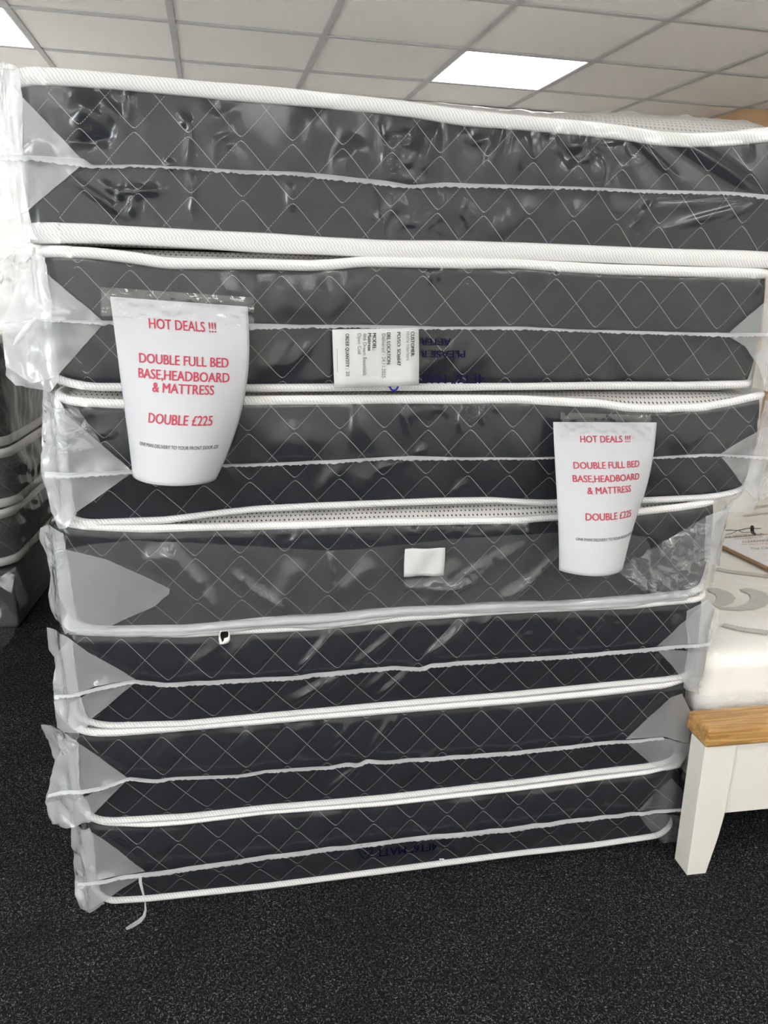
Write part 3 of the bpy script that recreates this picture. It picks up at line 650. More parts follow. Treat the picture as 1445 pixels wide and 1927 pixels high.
        o = mesh_obj('sealed_seam', V - O, grid_faces(4, len(s)), MT['seam'], wrap)
        o['label'] = 'cloudy sealed seam with a ragged edge'
    # folded corners of the film bag
    for side in ('L', 'R'):
        for k, (kind, pts) in enumerate(d[side]):
            am = {'gusset': .0035, 'ear': .011, 'crumple': .012, 'flap': .003}[kind]; fq = {'gusset': 14, 'ear': 20, 'crumple': 42, 'flap': 16}[kind]
            V, F = sheet_poly(pts, step=.0085 if kind != 'crumple' else .006, wob=.0004 if kind == 'gusset' else .001, amp=am, freq=fq, keep=(sL - .012, sR + .012, {'gusset': -.026, 'ear': -.0215, 'crumple': -.030, 'flap': -.026}[kind] - (.010 if i == 3 else 0)), seed=i * 31 + k * 7 + (3 if side == 'R' else 0))
            mesh_obj('corner_fold', V - O, F, MT[kind], wrap)
    if 'flap' in d:
        V, F = sheet_poly([(u, v, -.030) for u, v in d['flap']], step=.0075, wob=.0008, seed=77)
        for (u0, v0, u1, v1, w, a) in [(980,1028,826,1130,.004,.010),(960,1030,840,1105,.004,.007),(900,1090,826,1112,.006,.008),(620,1035,632,1158,.004,.010),(310,1030,385,1110,.012,.012),(385,1110,400,1150,.010,.010),(440,1080,500,1130,.006,.008),(480,1110,540,1150,.005,.009),(270,1050,330,1060,.02,.008),(760,1105,860,1105,.008,.010),(700,1060,640,1120,.016,.008),(1000,1090,940,1130,.010,.008),(560,1060,520,1150,.02,.008),(860,1060,790,1150,.016,.007),(1050,1040,950,1140,.006,.008)]:
            p, q = fp(u0, v0, -.03)[[0, 2]], fp(u1, v1, -.03)[[0, 2]]; dv = q - p; L2 = dv @ dv
            t = ((V[:, 0] - p[0]) * dv[0] + (V[:, 2] - p[1]) * dv[1]) / L2; dist = ((V[:, 0] - p[0]) * dv[1] - (V[:, 2] - p[1]) * dv[0]) / math.sqrt(L2)
            V[:, 1] -= a * np.exp(-(dist / w) ** 2) * smooth01((t + .1) / .3) * smooth01((1.1 - t) / .3)
        V[:, 1] += .006 * vnoise(V[:, 0] * 11, V[:, 2] * 9)
        o = mesh_obj('folded_flap', V - O, F, MT['flap'], wrap); o['label'] = 'cloudy doubled flap of film'
        # rolled film along the bottom edge
        rl = np.array([fp(u, v, -.012)[[0, 2]] for u, v in [(130,1186),(208,1190),(346,1187),(500,1174),(540,1170),(584,1170),(640,1167),(700,1158),(757,1152),(861,1147),(980,1141),(1049,1140),(1090,1139),(1187,1131),(1291,1121)]])
        s = np.arange(rl[0, 0], rl[-1, 0], .005); z = smooth_interp(s, rl[:, 0], rl[:, 1], .006); K = 9; V = []
        fat = .010 + .005 * np.exp(-((s - fp(610, 1165)[0]) / .09) ** 2) + .004 * np.exp(-((s - fp(1160, 1135)[0]) / .06) ** 2) + .004 * vnoise(s * 25, s * 0)
        for k in range(K):
            an = math.radians(-100 + 200 * k / (K - 1)); V.append(np.stack([s, -.010 - fat * .9 * math.cos(an) + .002 * vnoise(s * 60, s * 0 + k), z + fat * math.sin(an)], 1))
        o = mesh_obj('rolled_film_edge', np.vstack(V) - O, grid_faces(K, len(s)), MT['gusset'], wrap); o['label'] = 'film rolled along the lower edge'

def on_stack(i, name, V, F, mat, parent=None, smooth=False):
    root, O = STACK[i]
    return mesh_obj(name, np.asarray(V) - O, F, mat, parent or root, smooth=smooth)
def wrap_of(i): return [c for c in STACK[i][0].children if c.name.startswith('plastic_wrap')][0]

# delivery label stuck on the second mattress
def quad_fn(c, off):                                 # bilinear over four pixel corners TL,TR,BR,BL on the plane off
    q = [fp(u, v, off) for u, v in c]
    return lambda a, b: (q[0] * (1 - a) + q[1] * a) * (1 - b) + (q[3] * (1 - a) + q[2] * a) * b
def label_sheet(i, name, corners, off, mat, lab):
    f = quad_fn(corners, off); nr = 9; V = []
    for r in range(nr):
        for c in range(nr):
            p = f(c / (nr - 1), r / (nr - 1)); p[1] += .0022 * math.sin(c * 1.1 + r * .5) ; V.append(p)
    o = on_stack(i, name, V, grid_faces(nr, nr), mat, smooth=True); o['label'] = lab
    md = o.modifiers.new('thick', 'SOLIDIFY'); md.thickness = .0005
    return o
lab = label_sheet(1, 'delivery_label', [(625,620),(788,617),(788,725),(629,731)], -.040, MT['label'], 'white printed delivery label')
ROT = [('CUSTOMER:', 776.5, 624, 671, .03, 'ink'), ('Home Interiors', 768, 624, 678, .0, 'grey_ink'), ('PO/SO: SO#647', 750.5, 625, 688, .03, 'ink'), ('DEL LOCATION:', 731.5, 626, 687, .03, 'ink'),
       ('Delivered - 24.11.2025', 722, 628, 711, .0, 'grey_ink'), ('MODEL:', 704.5, 627, 659, .03, 'ink'), ('Mattress', 695.5, 627, 660, .03, 'ink'), ('4ft6 Dream Essentials', 686.5, 627, 706, .0, 'grey_ink'),
       ('Open Coil', 676.5, 627, 666, .0, 'grey_ink'), ('ORDER QUANTITY :', 653.5, 628, 694, .03, 'ink'), ('20', 654.5, 699, 708, .0, 'grey_ink'), ('www.somergroupproducts.com', 635, 656, 700, .0, 'ink')]
tx = {}
for body, xc, y0, y1, bold, m in ROT:
    caph = 2.2 if body.startswith('www') else 6.6
    b = tx.setdefault(body, MB()); b.mat = m
    text_to(b, body, lambda x, y, xc=xc, y0=y0, y1=y1, caph=caph: fp(xc - caph / 2 + y * caph, y0 + x * (y1 - y0), -.0432), bold)
for b in tx.values():
    on_stack(1, 'label_text', b.v, b.f, MT[b.mat], lab)
# printing on the film, upside down
def printed(i, body, u_right, v_right, u_left, v_left, caph, off, mat, bold=.03, italic=0.0):
    b = MB()
    text_to(b, body, lambda x, y: fp(u_right + (u_left - u_right) * x - italic * y * caph, v_right + (v_left - v_right) * x + y * caph, off), bold)
    on_stack(i, 'printed_text', b.v, b.f, MT[mat], wrap_of(i))
printed(1, 'AFTER', 848, 637, 792, 637, 13, -.034, 'purple')
printed(1, 'PLEASE R', 875, 660, 791, 660, 13, -.034, 'purple')
printed(1, '4FT6" MAT', 911, 704.5, 789, 704.5, 17.5, -.034, 'purple', .035)
arc_ = [(733,727),(736,733),(741,735),(746,733),(749,727)]
on_stack(1, 'printed_mark', *(lambda b: (b.v, b.f))(MB().tube([fp(u, v, -.030) for u, v in arc_], .0019, 6)), MT['blue'], wrap_of(1))
printed(6, '4FT6" MATT', 822, 1586, 709, 1599, 14, -.036, 'navy', .035)
b = MB().tube([fp(u, v, -.036) for u, v in [(683,1594),(692,1597),(700,1598),(701,1601),(692,1613),(686,1616),(681,1612),(674,1601),(674,1597),(683,1594)]], .0015, 6)
text_to(b, '4', lambda x, y: fp(690 - 5 * x, 1602 + y * 6, -.036), .04)
on_stack(6, 'printed_mark', b.v, b.f, MT['navy'], wrap_of(6))
printed(6, 'LDPE', 697, 1588.5, 678, 1590.5, 5, -.036, 'navy', .02)
# blank sticker, torn holes, hanging strip
label_sheet(3, 'blank_sticker', [(762,1033),(838,1031),(834.5,1083),(759.5,1085)], -.044, MT['label'], 'small blank white sticker')
def hole(i, c, pts_in, pts_out, off):
    V = [fp(u, v, off) for u, v in pts_in]; on_stack(i, 'torn_hole', V, [tuple(range(len(V)))], MT['black'], wrap_of(i))
    n = len(pts_in); a = [fp(u, v, off - .003) for u, v in pts_in]; q = [fp(u, v, off - .001) for u, v in pts_out]
    m_ = [(x + y) / 2 + np.array([0, -.004, 0]) for x, y in zip(a, q)]
    on_stack(i, 'torn_wadding', a + m_ + q, grid_faces(3, n, True), MT['fluff'], wrap_of(i), True)
hole(4, None, [(416,1188),(429,1187.5),(430,1194),(429,1199),(422,1201),(421,1205),(418.5,1209),(416,1203),(414.5,1196)], [(414,1187.5),(430,1187),(433,1193),(433,1204),(429,1210),(420,1213),(413,1212.5),(411.5,1203),(412,1195)], -.032)
hole(6, None, [(828,1617),(833,1617),(831,1620)], [(826,1616),(836,1615.5),(831,1622)], -.030)
st = [(264,1648,6),(264,1660,6),(267,1672,5),(270,1684,3.5),(273,1698,2.5),(274,1712,4),(271,1724,6),(263,1733,8),(252,1740,8),(245,1744,7),(237,1748,5)]
V = []
for k, (u, v, w) in enumerate(st):
    o_ = -.042 - .0105 * k; tu, tv = (st[min(k + 1, len(st) - 1)][0] - st[max(k - 1, 0)][0], st[min(k + 1, len(st) - 1)][1] - st[max(k - 1, 0)][1]); L_ = math.hypot(tu, tv)
    V += [fp(u - tv / L_ * w / 2, v + tu / L_ * w / 2, o_), fp(u, v, o_ - .002), fp(u + tv / L_ * w / 2, v - tu / L_ * w / 2, o_)]
V = np.array(V); V[:, 2] = np.maximum(V[:, 2], .004)
o = on_stack(6, 'loose_film_strip', V, grid_faces(len(st), 3), MT['seam'], wrap_of(6), True); o['label'] = 'loose strip of film hanging to the carpet'

V = []
for k, (u, v, w) in enumerate([(68, 600, 5), (56, 612, 9), (44, 628, 9), (34, 640, 8), (27, 651, 4)]):
    V += [fp(u - .6 * w, v - .6 * w, -.036 - .002 * k), fp(u, v, -.040 - .002 * k), fp(u + .4 * w, v + .5 * w, -.036 - .002 * k)]
o = on_stack(1, 'loose_film_strip', V, grid_faces(5, 3), MT['seam'], wrap_of(1), True); o['label'] = 'torn strip of film hanging from the seam'

# ------------------------------------------------------------------ the two paper signs
def sign(name, label, TL, TR, BL, W, Hh, phimax, c, tape, lines, base):
    tl, tr, bl = fp(*TL, -base), fp(*TR, -base), fp(*BL, -base)
    ztop = lambda a: tl[2] + (tr[2] - tl[2]) * a
    org = A0 + UX * (tl[0] + W / 2) + UN * (-base); org[2] = tl[2]
    O = np.array([tl[0] + W / 2, 0.0, tl[2]])
    root = empty(name, (*(A0 + UX * (tl[0] + W / 2))[:2], tl[2]), TH, label, 'sign', 'paper price signs taped to the stack')
    def pos(a, t, lift=0.0):                         # a across 0..1, t down 0..1
        ph = phimax * max(t, 0) ** 1.2 + 1e-4; R = W / (2 * ph)
        th, th0, th1 = 2 * ph * (a - .5 - c), 2 * ph * (-.5 - c), 2 * ph * (.5 - c)
        x = tl[0] + (bl[0] - tl[0]) * t + R * (math.sin(th) - math.sin(th0))
        y = -base - .010 * t - R * (math.cos(th) - min(math.cos(th0), math.cos(th1)))
        z = ztop(a) - Hh * t
        return np.array([x - lift * math.sin(-th), y - lift * math.cos(th), z]) - O
    nr, nc = 40, 34
    V = [pos(k / (nc - 1), r / (nr - 1)) for r in range(nr) for k in range(nc)]
    sh = mesh_obj('paper_sheet', V, grid_faces(nr, nc), MT['paper'], root)
    md = sh.modifiers.new('thick', 'SOLIDIFY'); md.thickness = .0004; md.offset = 1
    for body, a0, a1, tb, cap, m, bold in lines:     # baseline tb and cap height as fractions of the sheet
        b = MB(); text_to(b, body, lambda x, y: pos(a0 + (a1 - a0) * x, tb - .006 - cap * 1.06 * y, .0012), bold)
        mesh_obj('sign_text', b.v, b.f, MT[m], sh, smooth=False)
    # strip of clear tape over the top edge
    V = []; n1, n2 = 40, 14
    for r in range(n2):
        for k in range(n1):
            p = fp(tape[0] + (tape[2] - tape[0]) * k / (n1 - 1), tape[1] + (tape[3] - tape[1]) * k / (n1 - 1) + tape[4] * r / (n2 - 1), -base - .006)
            p[1] += .0035 * vnoise(np.array([k * .6]), np.array([r * .5]))[0] + (.012 if r == 0 else 0) * 0
            V.append(p - O)
    mesh_obj('clear_tape', V, grid_faces(n2, n1), MT['tape'], root)
    return root
L1 = [('HOT DEALS !!!', .262, .750, .161, .052, 'red', .018), ('DOUBLE FULL BED', .175, .835, .351, .050, 'red', .018), ('BASE,HEADBOARD', .165, .845, .434, .050, 'red', .018),
      ('& MATTRESS', .275, .730, .504, .050, 'red', .018), ('DOUBLE £225', .255, .735, .674, .052, 'red', .018), ('ONE MAN DELIVERY TO YOUR FRONT DOOR £20', .190, .820, .806, .0185, 'ink', .004)]
sign('price_sign', 'curled white HOT DEALS sheet taped at the left of the stack', (207, 558), (465, 577), (252, 903), .222, .296, 1.55, 0.0, (190, 540, 478, 560, 55), L1, .045)
L2 = [('HOT DEALS !!!', .245, .735, .139, .042, 'red', .018), ('DOUBLE FULL BED', .165, .830, .310, .042, 'red', .018), ('BASE,HEADBOARD', .150, .835, .396, .042, 'red', .018),
      ('& MATTRESS', .275, .730, .472, .042, 'red', .018), ('DOUBLE £225', .245, .745, .641, .044, 'red', .018), ('ONE MAN DELIVERY TO YOUR FRONT DOOR £20', .155, .860, .775, .0175, 'ink', .004)]
sign('price_sign', 'curled white HOT DEALS sheet taped at the right of the stack', (1041, 794), (1232, 795), (1029, 1053), .212, .277, 1.35, -0.13, (1054, 776, 1225, 782, 46), L2, .045)

# ------------------------------------------------------------------ white bed at the right
BED0 = np.array([1.327, -.098])                      # front left foot in stack coordinates
bw = 1.46
bp0 = A0 + UX * BED0[0] + UN * BED0[1]
bed = empty('bed_frame', (bp0[0], bp0[1], 0), TH, 'cream white wooden bed frame with an oak top rail, right of the stack', 'bed')
def leg(xa, flip):
    # tapered foot board post: straight outside, cut in near the foot
    w1, w0 = .070, .048; z = [0, .098, .158, .345]; wr = [w0, .064, w1, w1]; V = []
    for zz, w in zip(z, wr):
        x0, x1 = (0, w) if not flip else (-w, 0)
        sh = -.010 * zz / .345 * (1 if not flip else -1)
        V += [(xa + x0 + sh, 0, zz), (xa + x1 + sh * .3, 0, zz), (xa + x1 + sh * .3, .055, zz), (xa + x0 + sh, .055, zz)]
    F = [(0, 3, 2, 1), (12, 13, 14, 15)]
    for k in range(3):
        for j in range(4): F.append((4 * k + j, 4 * k + (j + 1) % 4, 4 * k + 4 + (j + 1) % 4, 4 * k + 4 + j))
    return V, F
for xa, fl in ((0.0, False), (bw, True)):
    V, F = leg(xa, fl); MB().add(V, F).build('leg', MT['white_paint'], bed, bevel=.0015)
MB().box(.060, bw - .060, .006, .046, .160, .345).build('foot_panel', MT['white_paint'], bed, bevel=.001)
rail = MB().box(-.012, bw + .012, -.006, .078, .345, .392)
o = rail.build('oak_top_rail', MT['oak'], bed, bevel=.009); o['label'] = 'oiled oak top rail'
for xa in (.058, bw - .084): MB().box(xa, xa + .026, .050, 2.02, .165, .345).build('side_rail', MT['white_paint'], bed, bevel=.001)
for xa in (.0, bw - .07): MB().box(xa, xa + .07, 2.02, 2.08, 0, 1.02).build('headboard_post', MT['white_paint'], bed, bevel=.001)
hb = MB().box(.07, bw - .07, 2.035, 2.065, .30, 1.02)
hb.build('headboard_panel', MT['white_paint'], bed, bevel=.001)
MB().box(-.015, bw + .015, 2.0, 2.10, 1.02, 1.065).build('oak_head_rail', MT['oak'], bed, bevel=.009)
sl = MB()
for k in range(12): sl.box(.08, bw - .08, .12 + k * .155, .19 + k * .155, .315, .333)
sl.build('slats', MT['board'], bed)

# mattress on that bed, inside its own clear film
MZ0, MZ1 = .347, .505
mo = to_stack(onz(1365, 1180, MZ1)); mx0, my0 = 1.352, .005
mp0 = A0 + UX * mx0 + UN * my0
wm = empty('white_mattress', (mp0[0], mp0[1], MZ0), TH, 'cream mattress with grey swirl pattern in clear film on the white bed', 'mattress')
def pillow_box(w, l, h, r, nx, ny, nz, crown=.0, seed=0, amp=0.0, f=8.0):
    """rounded soft block as one closed surface"""
    bm = bmesh.new(); V = []
    bmesh.ops.create_cube(bm, size=1.0)
    bmesh.ops.subdivide_edges(bm, edges=list(bm.edges), cuts=nx, use_grid_fill=True)
    for v in bm.verts:
        x, y, z = (v.co.x + .5), (v.co.y + .5), (v.co.z + .5)
        # spread vertices towards the rims
        g = lambda t: .5 - .5 * math.copysign(abs(1 - 2 * t) ** .6, 1 - 2 * t)
        p = Vector((g(x) * w, g(y) * l, z * h))
        cl_ = Vector((min(max(p.x, r), w - r), min(max(p.y, r), l - r), min(max(p.z, r), h - r)))
        dv = p - cl_
        if dv.length > r: p = cl_ + dv.normalized() * r
        e = min(p.x, w - p.x, p.y, l - p.y)
        if z > .98: p.z += crown * float(smooth01(e / .15))
        if amp:
            q = vnoise(np.array([p.x * f + seed, p.y * f + p.z * f]), np.array([p.y * f * .6 + p.z * 3, p.x * 4 + p.z * f]))
            nrm = dv.normalized() if dv.length > 1e-5 else Vector((0, 0, 1)); p += nrm * float(amp * (q[0] + .6 * q[1] + .4))
        v.co = p
    V = [tuple(v.co) for v in bm.verts]; bm.verts.index_update(); F = [tuple(v.index for v in f_.verts) for f_ in bm.faces]; bm.free()
    return V, F
mw, ml, mh = 1.35, 1.90, MZ1 - MZ0
V, F = pillow_box(mw, ml, mh, .035, 46, 46, 10, crown=.012)
nb = len(F); V = list(V); F = list(F); fm = [0] * nb
cover = None
def top_pt(u, v, dz=.0145):
    P = to_stack(onz(u, v, MZ1 + .012)); return np.array([P[0] - mx0, P[1] - my0, mh + dz])
def stroke(pts, w):                                  # hatched stroke knitted into the top
    q = np.array([top_pt(u, v) for u, v in pts]); k0 = len(V); n = len(q)
    for k in range(n):
        t = q[min(k + 1, n - 1)] - q[max(k - 1, 0)]; nn = np.array([-t[1], t[0], 0]); nn /= (np.linalg.norm(nn) + 1e-9)
        ww = w[k] if hasattr(w, '__len__') else w
        V.append(tuple(q[k] + nn * ww / 2)); V.append(tuple(q[k] - nn * ww / 2))
    for k in range(n - 1):
        F.append((k0 + 2 * k, k0 + 2 * k + 1, k0 + 2 * k + 3, k0 + 2 * k + 2)); fm.append(1)
stroke([(1394,1113),(1408,1113),(1422,1117),(1430,1124),(1430,1132),(1422,1139),(1408,1144),(1390,1147),(1370,1147),(1350,1144)], [.018,.045,.052,.050,.045,.040,.032,.024,.018,.012])
stroke([(1332,1112),(1346,1113),(1358,1117),(1366,1125),(1363,1133),(1354,1138),(1345,1141)], [.03,.045,.05,.048,.04,.03,.014])
stroke([(1360,1177),(1380,1182),(1400,1186),(1425,1189),(1455,1193)], .024)
stroke([(1348,1072),(1375,1077),(1410,1081),(1460,1088)], .028)
stroke([(1338,1022),(1352,1032),(1375,1043),(1395,1048)], .018)
stroke([(1405,960),(1425,954),(1450,952)], .02); stroke([(1400,972),(1425,968),(1455,966)], .016)
mesh_obj('mattress_body', V, F, None, wm, mats=[MT['cream_knit'], MT['hatch']], fmat=fm)
# loose clear film around it
V2, F2 = pillow_box(mw + .03, ml + .03, mh + .020, .04, 70, 70, 10, crown=.016, seed=3, amp=.010, f=15.0)
V2 = [(a - .015, b - .018, c + .0) for a, b, c in V2]
wf2 = mesh_obj('plastic_wrap', V2, F2, MT['whitefilm'], wm)
# frilled lower edge of the film on the front
sx_ = np.arange(-.03, .75, .006); V = []
rows = 7
for r in range(rows):
    t = r / (rows - 1)
    zz = .075 - .055 * t + (.010 * vnoise(sx_ * 30, sx_ * 0 + 2) * t)
    yv = -.022 - .016 * t - .012 * vnoise(sx_ * 42, sx_ * 0 + t * 1.2) * (t + .2) - .008 * vnoise(sx_ * 90, sx_ * 0 + 4 + t * 2) * t
    V.append(np.stack([sx_, yv, zz], 1))
mesh_obj('gathered_film_edge', np.vstack(V), grid_faces(rows, len(sx_)), MT['crumple'], wf2)

# clipboard lying on that mattress
CZ = MZ1 + .036
c0 = onz(1337, 1012, CZ); c1 = onz(1460, 1070, CZ); c2 = onz(1352, 1002, CZ)
ex = (c1 - c0); ex[2] = 0; ex /= np.linalg.norm(ex)
ey = np.array([-ex[1], ex[0], 0])
ang = math.atan2(ex[1], ex[0])
MT['sheet'] = principled('bright_paper', (0.84, 0.84, 0.85), 0.7)
cb = empty('clipboard', (c0[0], c0[1], CZ - .012), ang, 'clipboard holding a printed sheet, lying on the cream mattress at the right edge', 'clipboard')
BL_, BW_ = .33, .24
MB().box(-.012, BL_, 0, BW_, -.004, .004).build('board', MT['board'], cb, bevel=.001)
pp = MB().box(.000, BL_ - .02, .004, BW_ - .006, .0045, .0058).build('printed_sheet', MT['sheet'], cb)
def loc_cb(u, v, z=.0062):
    P = onz(u, v, CZ - .012 + z); q = P - np.array([c0[0], c0[1], 0]); return (q @ ex, q @ ey, z)
def cbt(m, body, u0, v0, u1, v1, h, bold=.0):
    b = MB(); text_to(b, body, lambda x, y: loc_cb(u0 + (u1 - u0) * x - y * h * .35, v0 + (v1 - v0) * x - y * h), bold)
    mesh_obj('sheet_text', b.v, b.f, MT[m], pp, smooth=False)
cbt('grey_ink', 'FOR THE HOME INTERIORS', 1366, 1012.5, 1437, 1006.5, 3.6, .02)
cbt('grey_ink', '4 ft 6 in the bed for sale', 1383, 1015.5, 1435, 1010.5, 2.4)
cbt('rose', 'CLEARANCE SALE', 1397, 1022, 1470, 1016.5, 3.8, .01)
cbt('rose', 'the whole of the stock', 1395, 1025.8, 1470, 1022.5, 2.2)
cbt('grey_ink', 'The Clearance', 1413, 1034.5, 1475, 1031, 4)
clip = MB()
pA, pB = np.array(loc_cb(1352, 1003, .012)), np.array(loc_cb(1413, 997.5, .012))
dr = (pB - pA)
for k, P in enumerate((pA, pB)):
    clip.tube([P + np.array([-.004, .006, .010]), P + np.array([.004, .0, .006]), P + np.array([.016, -.008, -.002]), P + np.array([.030, -.010, -.004])], [.006, .0065, .0055, .0045], 10)
clip.tube([pA + dr * t + np.array([.002, .006, .006 + .002 * math.sin(t * 9)]) for t in np.linspace(-.08, 1.25, 16)], .0013, 6)
clip.tube([pA + dr * t + np.array([.020, -.008, .001 + .010 * math.exp(-((t - .5) / .12) ** 2)]) for t in np.linspace(0, 1, 20)], .0011, 6)
clip.build('wire_clip', MT['clipmetal'], cb, smooth=True)

# ------------------------------------------------------------------ wrapped beds at the left, behind the stack
LY = 2.86
def lp(u, v, y=LY): return ony(u, v, y)
LROT = math.radians(-5.0)
corner = lp(36, 1180); corner[2] = 0
def zl(v, u=36): return float(lp(u, v)[2])
def soft_mattress(parent, w, l, z0, z1, seed, O_z):
    h = z1 - z0; r = .09; per, arc = perimeter(-w, 0, l, r); S, Y, NX, NY = per.T; n = len(per)
    cS, cY, cNX, cNY = (np.r_[a, a[:1]] for a in (S, Y, NX, NY)); rows = 9; V = []; U = []
    for k in range(rows):
        t = k / (rows - 1); b = .012 * math.sin(math.pi * t)
        V += list(np.stack([cS + cNX * b, cY + cNY * b, np.full(n + 1, z0 - O_z + h * t)], 1)); U += list(np.stack([arc, np.full(n + 1, h * t)], 1))
    mesh_obj('quilted_border', V, grid_faces(rows, n + 1), MT['quilt'], parent, U)
    for nm, zz in (('bottom_edge_tape', z0), ('top_edge_tape', z1)):
        V = []; U = []; K = 10
        for k in range(K + 1):
            an = 2 * math.pi * k / K
            V += list(np.stack([cS + cNX * (.009 * math.cos(an) + .003), cY + cNY * (.009 * math.cos(an) + .003), zz - O_z + .017 * math.sin(an) + .006 * vnoise(arc * 4 + seed, arc * 0)], 1)); U += list(np.stack([arc, np.full(n + 1, .012 * an)], 1))
        mesh_obj(nm, V, grid_faces(K + 1, n + 1), MT['greytape'], parent, U)
    for nm, zz in (('bottom_panel', z0 + .002), ('top_panel', z1 - .002)):
        V = [(s, y, zz - O_z) for s, y in zip(S, Y)] + [(-w / 2, l / 2, zz - O_z)]
        mesh_obj(nm, V, [(k, (k + 1) % n, n) for k in range(n)], MT['panel'], parent, np.array(V)[:, :2], smooth=False)
    rows = 26; V = []
    for k in range(rows):
        t = k / (rows - 1); b = .016 + .012 * math.sin(math.pi * t)
        rum = .016 * vnoise(arc * 11 + t * 3 + seed, arc * 0 + t * 4) + .006 * vnoise(arc * 48 + seed, arc * 0 + t * 2.2)
        V += list(np.stack([cS + cNX * (b + rum), cY + cNY * (b + rum), np.full(n + 1, z0 - O_z - .008 + (h + .016) * t) + .01 * vnoise(arc * 14, arc * 0 + t * 4)], 1))
    return mesh_obj('plastic_wrap', V, grid_faces(rows, n + 1), MT['sidefilm'], parent)
MT['sidefilm'] = film('rumpled_side_film', 0.13, rough=0.15, bump=0.3, scale=12.0, stretch=(1, 1, .5), boost=1.5, tint=(0.95, 0.94, 0.9))
def perimeter(sL, sR, L, r=.055):                    # finer outline for the soft corners of the far beds
    pts = []
    def arc3(cx, cy_, a0, a1):
        for a in np.linspace(a0, a1, 12):
            c_, s_ = math.cos(math.radians(a)), math.sin(math.radians(a)); pts.append((cx + r * c_, cy_ + r * s_, c_, s_))
    for s in np.linspace(sL + r, sR - r, 60)[:-1]: pts.append((s, 0, 0, -1))
    arc3(sR - r, r, -90, 0)
    for y in np.linspace(r, L - r, 110)[1:-1]: pts.append((sR, y, 1, 0))
    arc3(sR - r, L - r, 0, 90)
    for s in np.linspace(sR - r, sL + r, 20)[1:-1]: pts.append((s, L, 0, 1))
    arc3(sL + r, L - r, 90, 180)
    for y in np.linspace(L - r, r, 20)[1:-1]: pts.append((sL, y, -1, 0))
    arc3(sL + r, r, 180, 270)
    p = np.array(pts[:-1]); cl = np.hypot(*(np.diff(np.vstack([p[:, :2], p[:1, :2]]), axis=0).T)); return p, np.r_[0, np.cumsum(cl)]
zs = [0.0, zl(1066), zl(966), zl(855), zl(640)]
lw, ll = 1.35, 1.56
base = empty('divan_base', (corner[0], corner[1], 0), LROT, 'dark fabric divan base in film on the carpet at the far left', 'bed base')
MB().box(-lw, 0, 0, ll, .012, zs[1] - .014).build('base_box', MT['basefab'], base, bevel=.012)
for x in (-lw + .1, -.1):
    for y in (.1, ll - .1): MB().box(x - .02, x + .02, y - .02, y + .02, 0, .014).build('glide', MT['clipmetal'], base)
V = []; nx_ = 60
for r in range(10):
    t = r / 9
    yv = np.linspace(-.01, ll, nx_); rum = .010 * vnoise(yv * 40, yv * 0 + t * 2)
    V.append(np.stack([.008 + .006 * t + rum * .5 + 0 * yv, yv, zs[1] - .02 - (zs[1] - .105) * t + 0 * yv], 1))
wr = mesh_obj('plastic_wrap', np.vstack(V), grid_faces(10, nx_), MT['sidefilm'], base)
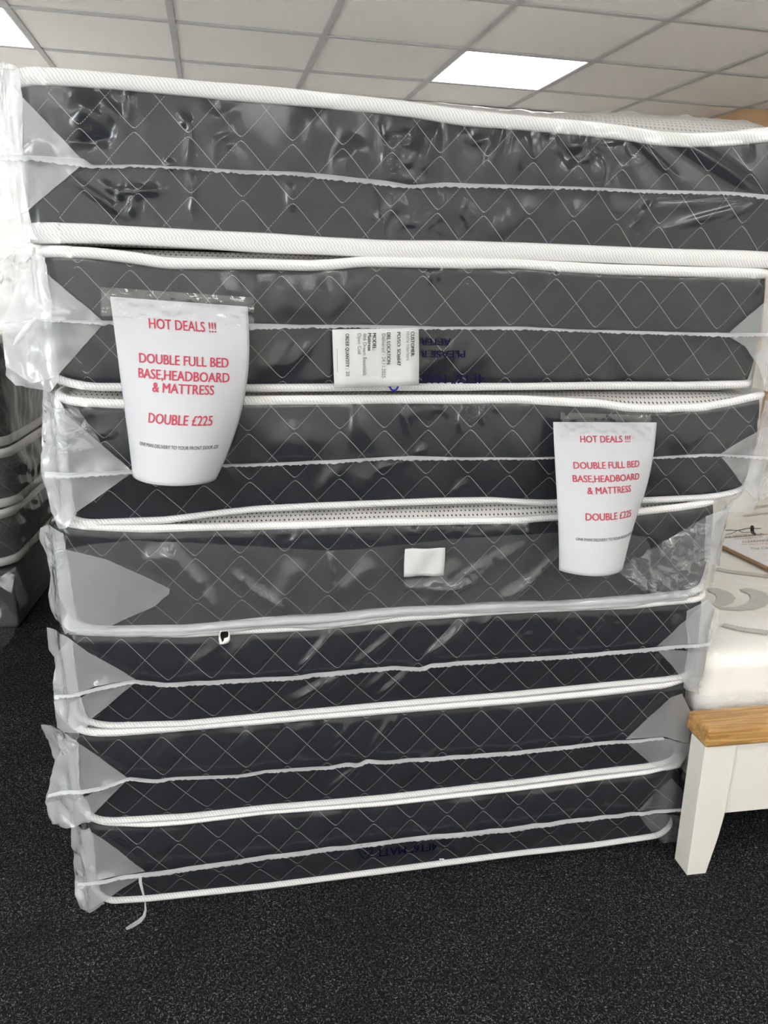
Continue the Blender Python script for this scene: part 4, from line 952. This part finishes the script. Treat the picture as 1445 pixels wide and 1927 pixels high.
def lpoly(pts, mat, nm, seed):
    q = [lp(u, v, y) for u, v, y in pts]; n = len(q); c_, s_ = math.cos(-LROT), math.sin(-LROT)
    loc = [(c_ * (p[0] - corner[0]) - s_ * (p[1] - corner[1]), s_ * (p[0] - corner[0]) + c_ * (p[1] - corner[1]), p[2]) for p in q]
    cen = np.mean(loc, 0); cen[1] -= .03
    me = MB().add([tuple(p) for p in loc] + [tuple(cen)], [(k, (k + 1) % n, n) for k in range(n)])
    o = me.build(nm, mat, wr, smooth=False); bm = bmesh.new(); bm.from_mesh(o.data)
    bmesh.ops.subdivide_edges(bm, edges=list(bm.edges), cuts=5, use_grid_fill=True)
    for v in bm.verts: v.co.y += .012 * float(vnoise(np.array([v.co.x * 30 + seed]), np.array([v.co.z * 30]))[0])
    bm.to_mesh(o.data); bm.free(); return o
lpoly([(-12,1095,2.80),(30,1066,2.80),(50,1118,2.80),(51,1140,2.80),(44,1140,2.80),(0,1098,2.80)], MT['flap'], 'corner_fold', 1)
lpoly([(-20,1120,2.62),(4,1128,2.62),(16,1145,2.62),(32,1168,2.62),(26,1196,2.62),(10,1216,2.62),(-20,1240,2.62)], MT['flap'], 'corner_fold', 5)
for k, (za, zb_, nm) in enumerate(((zs[1], zs[2], 'wrapped mattress lowest on the divan base at the far left, its front corner showing'), (zs[2] + .012, zs[3], 'wrapped dark mattress in the middle of the far left pile'), (zs[3] + .012, zs[4], 'wrapped dark mattress on top of the far left pile'))):
    m_ = empty('mattress', (corner[0] + .012 * (k % 2), corner[1] + .03 * k, za), LROT, nm, 'mattress', 'wrapped mattresses in the far left pile')
    soft_mattress(m_, lw, ll, za + .012, zb_ - .012, k * 9, za)

# ------------------------------------------------------------------ unseen beds added around and behind the photographer to bounce light upward
DV, DF = pillow_box(1.35, 1.9, .26, .04, 14, 14, 5, crown=.012)
first = None
for k, (x, y, rz) in enumerate([(-3.6, -3.9, 0), (-1.9, -3.9, 0), (-.2, -3.9, 0), (1.5, -3.9, 0), (3.0, -3.9, 0), (-3.6, -1.7, 0), (2.2, -1.7, 0), (-3.6, .5, 0), (2.9, .6, 0)]):
    if first is None:
        first = empty('bounce_bed', (x, y, 0), rz, 'cream bed added out of the picture, beside or behind the photographer, to bounce light', 'bed', 'unseen beds added to bounce light')
        MB().box(.02, 1.33, .02, 1.88, .03, .34).build('base_box', MT['greytape'], first, bevel=.01)
        mesh_obj('mattress_body', [(a, b, c + .335) for a, b, c in DV], DF, MT['cream_knit'], first)
        ft = MB()
        for a in (.1, 1.2):
            for b in (.1, 1.75): ft.box(a, a + .05, b, b + .05, 0, .031)
        ft.build('feet', MT['clipmetal'], first)
    else:
        e = first.copy(); COL.objects.link(e); e.location = (x, y, 0)
        for c in list(first.children):
            q = c.copy(); COL.objects.link(q); q.parent = e
